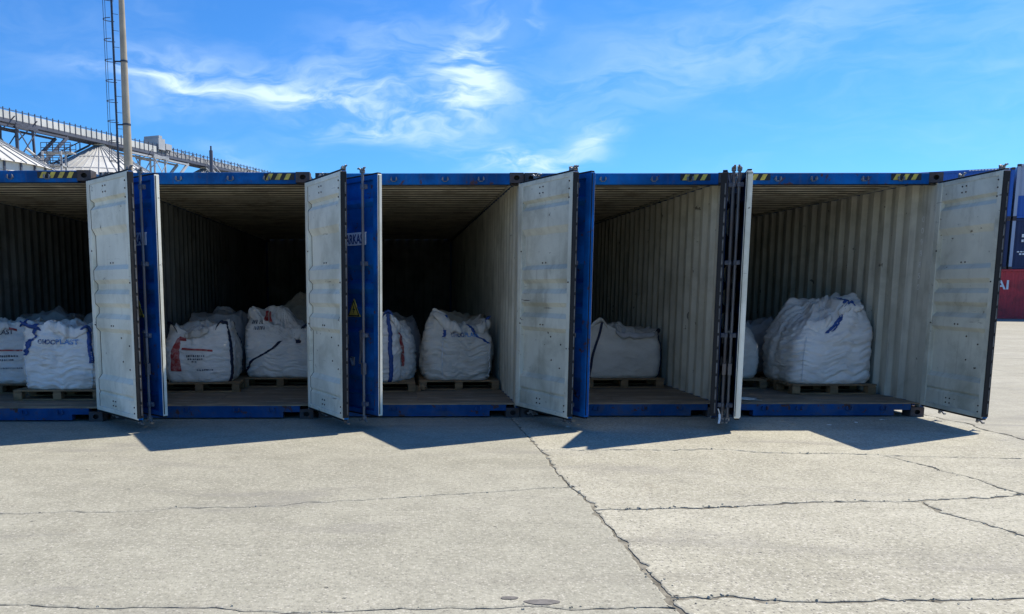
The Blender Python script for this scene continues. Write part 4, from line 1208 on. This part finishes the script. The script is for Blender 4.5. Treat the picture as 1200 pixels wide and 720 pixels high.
def silo_meshes():
    r = {}; N = 72
    s = MB()
    rows = 15
    for j in range(rows + 1):
        z = SILO_E * j / rows
        for i in range(N):
            a = 2 * pi * i / N; s.v.append((SILO_R * cos(a), SILO_R * sin(a), z))
    for j in range(rows):
        for i in range(N): s.f.append((j * N + i, j * N + (i + 1) % N, (j + 1) * N + (i + 1) % N, (j + 1) * N + i)); s.m.append(0)
    for j in range(1, rows + 1):
        z = SILO_E * j / rows
        for i in range(N):
            a0, a1 = 2 * pi * i / N, 2 * pi * (i + 1) / N
            s.quad([((SILO_R + .05) * cos(a0), (SILO_R + .05) * sin(a0), z - 0.06), ((SILO_R + .05) * cos(a1), (SILO_R + .05) * sin(a1), z - 0.06), (SILO_R * cos(a1), SILO_R * sin(a1), z), (SILO_R * cos(a0), SILO_R * sin(a0), z)])
    r['wall'] = s.mesh('wall', [M_SILO], recalc=False)
    st = MB(); st.box(SILO_R - 0.02, SILO_R + 0.16, -0.09, 0.09, 0.0, SILO_E); r['stiffener'] = st.mesh('stiffener', [M_STEELD])
    rf = MB(); top = 0.7; ov = 0.35
    zl = SILO_E - 0.15
    for i in range(N):
        a0, a1 = 2 * pi * i / N, 2 * pi * (i + 1) / N
        rr = SILO_R + ov
        ztop = SILO_T
        rf.quad([(rr * cos(a0), rr * sin(a0), zl), (rr * cos(a1), rr * sin(a1), zl), (top * cos(a1), top * sin(a1), ztop), (top * cos(a0), top * sin(a0), ztop)])
    rf.cyl((0, 0, SILO_T - 0.05), (0, 0, SILO_T + 0.35), top + 0.05, n=20)
    for q in (0.36, 0.68):                                  # ring straps
        rr = (SILO_R + ov) * (1 - q) + top * q; zz = zl + (SILO_T - zl) * q + 0.06
        for i in range(N):
            a0, a1 = 2 * pi * i / N, 2 * pi * (i + 1) / N
            rf.quad([(rr * cos(a0), rr * sin(a0), zz), (rr * cos(a1), rr * sin(a1), zz), ((rr - .22) * cos(a1), (rr - .22) * sin(a1), zz + 0.12), ((rr - .22) * cos(a0), (rr - .22) * sin(a0), zz + 0.12)], 1)
    r['roof'] = rf.mesh('roof', [M_SILO, M_STEEL], recalc=False)
    rb = MB(); rb.bar((SILO_R + ov, 0, zl + 0.03), (top, 0, SILO_T + 0.03), 0.07, 0.16); r['roof_rib'] = rb.mesh('roof_rib', [M_STEEL])
    return r


SM = silo_meshes()
SILO_LAB = ['galvanised grain silo behind the container with the two-tone lettered bag, eave wall showing', 'galvanised grain silo with ribbed white cone roof beside the ladder mast',
            'far galvanised grain silo with only its cone tip showing by the thin dark post', 'farthest galvanised grain silo hidden under the lowest stretch of gallery']
SILO_POS = []
for k, t in enumerate((-1, 0, 1, 2)):
    p = SA + SD * SP * t; SILO_POS.append(p)
    si = empty('grain_silo', p, 0.05 * k); tag(si, SILO_LAB[k], 'silo', 'grain silos in a row')
    link('wall', SM['wall'], si); rf = link('roof', SM['roof'], si)
    if t < 2:
        for i in range(48):
            o = link('roof_rib', SM['roof_rib'], rf); o.rotation_euler = (0, 0, 2 * pi * i / 48)
        for i in range(36):
            o = link('stiffener', SM['stiffener'], si); o.rotation_euler = (0, 0, 2 * pi * (i + .5) / 36)
    # roof stair with handrails
    s = MB(); rr = SILO_R + 0.3
    a = radians(205 if t == 0 else 300)
    ux, uy = cos(a), sin(a)
    p0 = Vector((rr * ux, rr * uy, SILO_E + 0.15)); p1 = Vector((1.2 * ux, 1.2 * uy, SILO_T + 0.1)); sd = Vector((-uy, ux, 0))
    for q in (-0.4, 0.4):
        s.bar(p0 + sd * q, p1 + sd * q, 0.08, 0.2); s.bar(p0 + sd * q + Vector((0, 0, 1.0)), p1 + sd * q + Vector((0, 0, 1.0)), 0.07)
        for w in range(9):
            c = p0.lerp(p1, w / 8) + sd * q; s.bar(c, c + Vector((0, 0, 1.0)), 0.06)
    for w in range(24):
        c = p0.lerp(p1, w / 23); s.bar(c - sd * 0.4, c + sd * 0.4, 0.2, 0.05)
    s.build('roof_stair', M_STEELD if t == 0 else M_STEEL, si)

# conveyor gallery along the silo tops
gal = empty('conveyor_gallery', SA + Vector((0, 0, 0)), 0)
tag(gal, 'long grey conveyor gallery with railings running over the silo tops', 'conveyor')
GX = SD; GN = Vector((SD.y, -SD.x, 0)); GZ0 = 20.25
s0, s1 = -52.0, 105.0
P = lambda t, n, z: GX * t + GN * n + Vector((0, 0, z))
s = MB(); s.bar(P(s0, 0, GZ0 + 0.2), P(s1, 0, GZ0 + 0.2), 2.2, 0.4); s.build('deck_beam', M_STEELD, gal)
s = MB(); s.bar(P(s0, 0, GZ0 + 0.85), P(s1, 0, GZ0 + 0.85), 1.0, 0.8); s.build('conveyor_trough', M_STEEL, gal)
s = MB()
for n_ in (-1.05, 1.05):
    s.bar(P(s0, n_, GZ0 + 0.85), P(s0 + 62, n_, GZ0 + 0.85), 0.04, 0.82)
s.build('side_cladding', M_SILO, gal)
s = MB()
for n_ in (-1.05, 1.05):
    s.bar(P(s0, n_, GZ0 + 1.42), P(s1, n_, GZ0 + 1.42), 0.07); s.bar(P(s0 + 62, n_, GZ0 + 0.95), P(s1, n_, GZ0 + 0.95), 0.06)
    t = s0
    while t < s1:
        s.bar(P(t, n_ + 0.03 * (1 if n_ > 0 else -1), GZ0 + 0.3), P(t, n_ + 0.03 * (1 if n_ > 0 else -1), GZ0 + 1.62), 0.10); t += 0.9
s.build('railing', M_STEELD, gal)
# truss posts in the open part
s = MB(); t = s0 + 62
while t < s1 - 2.4:
    for n_ in (-0.95, 0.95):
        s.bar(P(t, n_, GZ0 + 0.4), P(t + 1.2, n_, GZ0 + 1.4), 0.09); s.bar(P(t + 1.2, n_, GZ0 + 1.4), P(t + 2.4, n_, GZ0 + 0.4), 0.09)
    t += 2.4
s.build('truss_lacing', M_STEEL, gal)
for k, (t0, half) in enumerate(((-SP * 0.5 - 2.0, 4.2), (SP * 0.5 - 1.0, 4.2), (SP * 1.5, 4.2))):
    s = MB()
    for n_ in (-1.6, 1.6):
        for dt in (-1.6, 1.6):
            s.bar(P(t0 + dt * 0.7, n_ * 0.8, GZ0), P(t0 + dt, n_, 0), 0.24)
        for z in range(0, 21, 4):
            s.bar(P(t0 - 1.6, n_, z), P(t0 + 1.6, n_, z + 4 if z < 20 else GZ0), 0.10); s.bar(P(t0 + 1.6, n_, z), P(t0 - 1.6, n_, min(GZ0, z + 4)), 0.10)
            s.bar(P(t0 - 1.6, n_, min(z + 3.9, GZ0 - 0.2)), P(t0 + 1.6, n_, min(z + 3.9, GZ0 - 0.2)), 0.12)
        # raking knee braces to the deck
        s.bar(P(t0 + 1.2, n_ * 0.6, GZ0 - 5.2), P(t0 + 6.8, n_ * 0.6, GZ0 - 0.2), 0.32); s.bar(P(t0 - 1.2, n_ * 0.6, GZ0 - 5.2), P(t0 - 6.8, n_ * 0.6, GZ0 - 0.2), 0.32)
        s.bar(P(t0 - 6.8, n_ * 0.6, GZ0 - 0.3), P(t0 + 6.8, n_ * 0.6, GZ0 - 0.3), 0.22)
    for dt in (-1.6, 1.6):
        for z in range(3, 21, 4): s.bar(P(t0 + dt, -1.6, z), P(t0 + dt, 1.6, z + 2), 0.1)
    s.build('trestle', M_STEELD if k != 1 else M_STEEL, gal)
s = MB()
for (ta, tb, na_, nb_, za, zb_) in ((10.2, 11.6, -1.3, 1.3, 0.9, 2.4), (10.4, 11.1, -1.4, 1.2, 2.3, 2.8), (11.9, 13.2, -1.2, 1.2, 1.1, 1.9)):
    c = [P(t, n, z) for t in (ta, tb) for n in (na_, nb_) for z in (GZ0 + za, GZ0 + zb_)]
    i = len(s.v); s.v += [tuple(q) for q in c]
    for q in ((0, 1, 3, 2), (4, 6, 7, 5), (0, 4, 5, 1), (2, 3, 7, 6), (0, 2, 6, 4), (1, 5, 7, 3)): s.f.append(tuple(i + k for k in q)); s.m.append(0)
s.build('drive_housing', M_STEEL, gal)
for k, t in enumerate((-SP - 0.0, 0, SP)):
    s = MB(); s.cyl(P(t, 0, GZ0 + 0.05), P(t, 0, SILO_T + 0.2), 0.5, n=12); s.build('spout', M_STEELD, gal)

# service catwalk with machinery between the silos
sv = empty('access_platform', SA - SD * SP * 0.5 + Vector((2.5, -3.0, 0))); tag(sv, 'tangle of grey platforms, ducts and ladders between two grain silos', 'platform')
s = MB()
for (x, y, z, w) in ((0, 0, 15.6, 5.0), (1.5, 1, 17.2, 3.4), (-1.0, -0.5, 13.0, 5.5)):
    s.box(x - w / 2, x + w / 2, y - 0.8, y + 0.8, z, z + 0.15)
s.build('deck', M_STEEL, sv)
s = MB()
for (x, y, z, w) in ((0, 0, 15.6, 5.0), (1.5, 1, 17.2, 3.4)):
    for q in (-0.8, 0.8):
        for h in (0.55, 1.1): s.bar((x - w / 2, y + q, z + h), (x + w / 2, y + q, z + h), 0.07)
        for k in range(6): s.bar((x - w / 2 + w * k / 5, y + q, z), (x - w / 2 + w * k / 5, y + q, z + 1.1), 0.07)
s.build('railing', M_STEELD, sv)
s = MB()
for x in (-2.2, 0.3, 2.4):
    for y in (-0.7, 0.7): s.bar((x, y, 0), (x, y, 17.2 if x > 0 else 15.6), 0.2)
s.build('column', M_STEEL, sv)
s = MB()
s.cyl((-1.8, 0.2, 17.6), (1.2, -0.4, 15.2), 0.16, n=10); s.cyl((1.2, -0.4, 15.2), (1.8, -0.4, 12.0), 0.16, n=10)
s.build('duct', M_SILO, sv)

# lattice ladder mast: tapering pole with caged ladder
MP = Vector((-15.6, 40.0, 0))
mast = empty('ladder_mast', MP); tag(mast, 'tall tapering concrete pole with a dark caged ladder behind the containers', 'mast')
s = MB()
hz_ = [0, 4, 8, 12, 16, 20, 24]
for k in range(len(hz_) - 1): s.cyl((0, 0, hz_[k]), (0, 0, hz_[k + 1]), 0.33 - 0.0095 * hz_[k], 0.33 - 0.0095 * hz_[k + 1], n=20, cap=(k in (0, 5)))
s.build('pole', M_MAST, mast, smooth=False)
for z in (7.2, 11.0, 14.5, 18.0):
    s = MB(); s.cyl((0, 0, z), (0, 0, z + 0.10), 0.345 - 0.0095 * z, n=20); s.bar((-0.2, 0, z + .05), (-0.52, -0.02, z + .05), 0.07); s.build('clamp_band', M_LADDER, mast)
LX = -0.52
for (q, yy) in ((0, -0.22), (1, 0.22)):
    s = MB(); s.bar((LX - 0.10 * q, yy, 0.3), (LX - 0.10 * q, yy, 23.5), 0.07, 0.05); s.build('ladder_rail', M_LADDER, mast)
s = MB()
z = 0.6
while z < 23.2: s.bar((LX, -0.22, z), (LX - 0.10, 0.22, z), 0.035); s.bar((LX, -0.2, z), (-0.22, -0.02, z), 0.022) if int(z / 0.3) % 3 == 0 else None; z += 0.3
s.build('rungs', M_LADDER, mast)
z = 9.0
while z < 23:
    s = MB(); prev = None
    for k in range(13):
        a = pi * (k / 12) - pi / 2
        c = Vector((LX - 0.05 - 0.50 * cos(a), 0.36 * sin(a), z))
        if prev is not None: s.bar(prev, c, 0.05, 0.03)
        prev = c
    s.build('cage_hoop', M_LADDER, mast); z += 1.12
s = MB()
for a in (-0.5, 0.0, 0.5): s.bar((LX - 0.05 - 0.50 * cos(a), 0.36 * sin(a), 9.0), (LX - 0.05 - 0.50 * cos(a), 0.36 * sin(a), 22.9), 0.022)
s.build('cage_strip', M_LADDER, mast)
s = MB(); s.cyl((0, 0, 0), (0, 0, 9.5), 0.13, 0.10, n=12); s.cyl((0, 0, 9.5), (0, 0, 9.75), 0.05, n=8)
po = empty('post', (-10.45, 38.5, 0)); s.build('shaft', M_STEELD, po); s = MB(); s.cyl((0, 0, 0), (0, 0, 0.25), 0.3, n=12); s.build('base', M_STEELD, po)
po.scale = (1, 1, 0.985); tag(po, 'thin dark steel post rising behind the containers below the gallery', 'post')

# ------------------------------------------------------------------ stacked containers beyond the end door
U = Vector((0.9, -0.436, 0)); UROT = atan2(U.y, U.x)
S0 = Vector((31.9, 34.3, 0))


def stack_box(t, z, body, label, length=12.19, h=2.591, band=None, letters=None, bars=None, post=None):
    o = empty('stacked_container', S0 + U * t + Vector((0, 0, z)), UROT); tag(o, label, 'container', 'containers stacked beyond the row')
    L, W = length, 2.438
    rail, pst = 0.13, 0.14
    for (nm, y, d) in (('side_wall', 0.045, 1), ('side_wall', W - 0.045, -1)):
        s = MB()
        prof = corr_profile(L - 2 * pst, 0.278, 0.036)
        if band:
            s.sheet(prof, lambda u, dd, a: (pst + u, y - d * (dd - 0.036), a), rail, band[0], 0.003, 0, 0)
            s.sheet(prof, lambda u, dd, a: (pst + u, y - d * (dd - 0.036), a), band[0] + 0.0005, h - rail, 0.003, 1, 1)
            s.build(nm, [band[1], body], o)
        else:
            s.sheet(prof, lambda u, dd, a: (pst + u, y - d * (dd - 0.036), a), rail, h - rail, 0.003, 0, 0); s.build(nm, body, o)
    for x in (0, L - pst):
        for y in (0, W - pst):
            s = MB(); s.box(x, x + pst, y, y + pst, 0.118, h - 0.118, 0, 0.006); s.build('corner_post', post if (post and x == 0) else body, o)
            for zz in (0, h - 0.117):
                s = MB(); s.box(x - 0.004, x + 0.158, y - 0.004, y + 0.162, zz, zz + 0.117, 0, 0.005); s.build('corner_casting', M_CAST, o)
    for y in (0.01, W - 0.07):
        for zz in (0.01, h - rail):
            s = MB(); s.box(0.16, L - 0.16, y, y + 0.06, zz, zz + rail - 0.012, 0, 0.006); s.build('top_rail' if zz > 1 else 'bottom_rail', (band[1] if band and zz < 1 else body), o)
    s = MB(); s.box(0.145, L - 0.145, 0.08, W - 0.08, h - 0.10, h - 0.03); s.build('roof', body, o)
    s = MB(); s.box(0.145, L - 0.145, 0.08, W - 0.08, 0.06, 0.12); s.build('floor', M_DARK, o)
    for x in (0.06, L - 0.10):
        s = MB(); s.box(x, x + 0.04, pst + 0.002, W - pst - 0.002, 0.12, h - 0.12); s.build('end_wall', body, o)
    if letters:
        txt, size, x, zz, wd = letters
        vs, fs = text_mesh(txt, size, size * 0.02); mn = min(v[0] for v in vs); k = wd / (max(v[0] for v in vs) - mn)
        s = MB(); s.v = [(x + (v[0] - mn) * k, 0.0, zz + v[1]) for v in vs]; s.f = list(fs); s.m = [0] * len(fs)
        s.build('lettering', M_LET, o, recalc=False)
    if bars:
        s = MB()
        for (x0, x1, zz, hh) in bars:
            u = x0
            while u < x1: s.box(u, min(u + 0.10, x1), -0.002, 0.004, zz, zz + hh); u += 0.14
        s.build('marking_lines', M_LET, o)
    return o


T0 = 0.12
stack_box(-1.6, 0.0, M_RED, 'maroon container with white CAI letters at the foot of the far stack', letters=('CAI', 0.66, 0.78, 1.55, 1.02))
stack_box(-13.9, 0.0, M_NAVY, 'navy container standing end to end with the maroon one', h=2.591)
stack_box(T0, 2.595, M_NAVY, 'navy container with small white markings stacked on the maroon one', bars=[(0.55, 1.6, 2.2, 0.07), (0.75, 1.3, 2.08, 0.06), (0.45, 1.7, 1.62, 0.16), (0.45, 1.7, 1.38, 0.12), (0.3, 0.9, 0.85, 0.06), (0.4, 1.7, 0.72, 0.08), (1.2, 1.7, 0.25, 0.08)], post=M_GREYC)
stack_box(T0 - 12.3, 2.595, M_NAVY, 'navy container end to end with the marked navy one in the middle tier')
stack_box(T0, 5.19, M_GREYC, 'topmost container with pale grey-blue upper wall and bright blue lower band', band=(1.15, M_BLUE2), h=2.75)
stack_box(T0 - 12.3, 5.19, M_BLUE2, 'bright blue topmost container end to end with the two-tone one', h=2.6, bars=[(10.2, 12.0, 2.52, 0.05)])
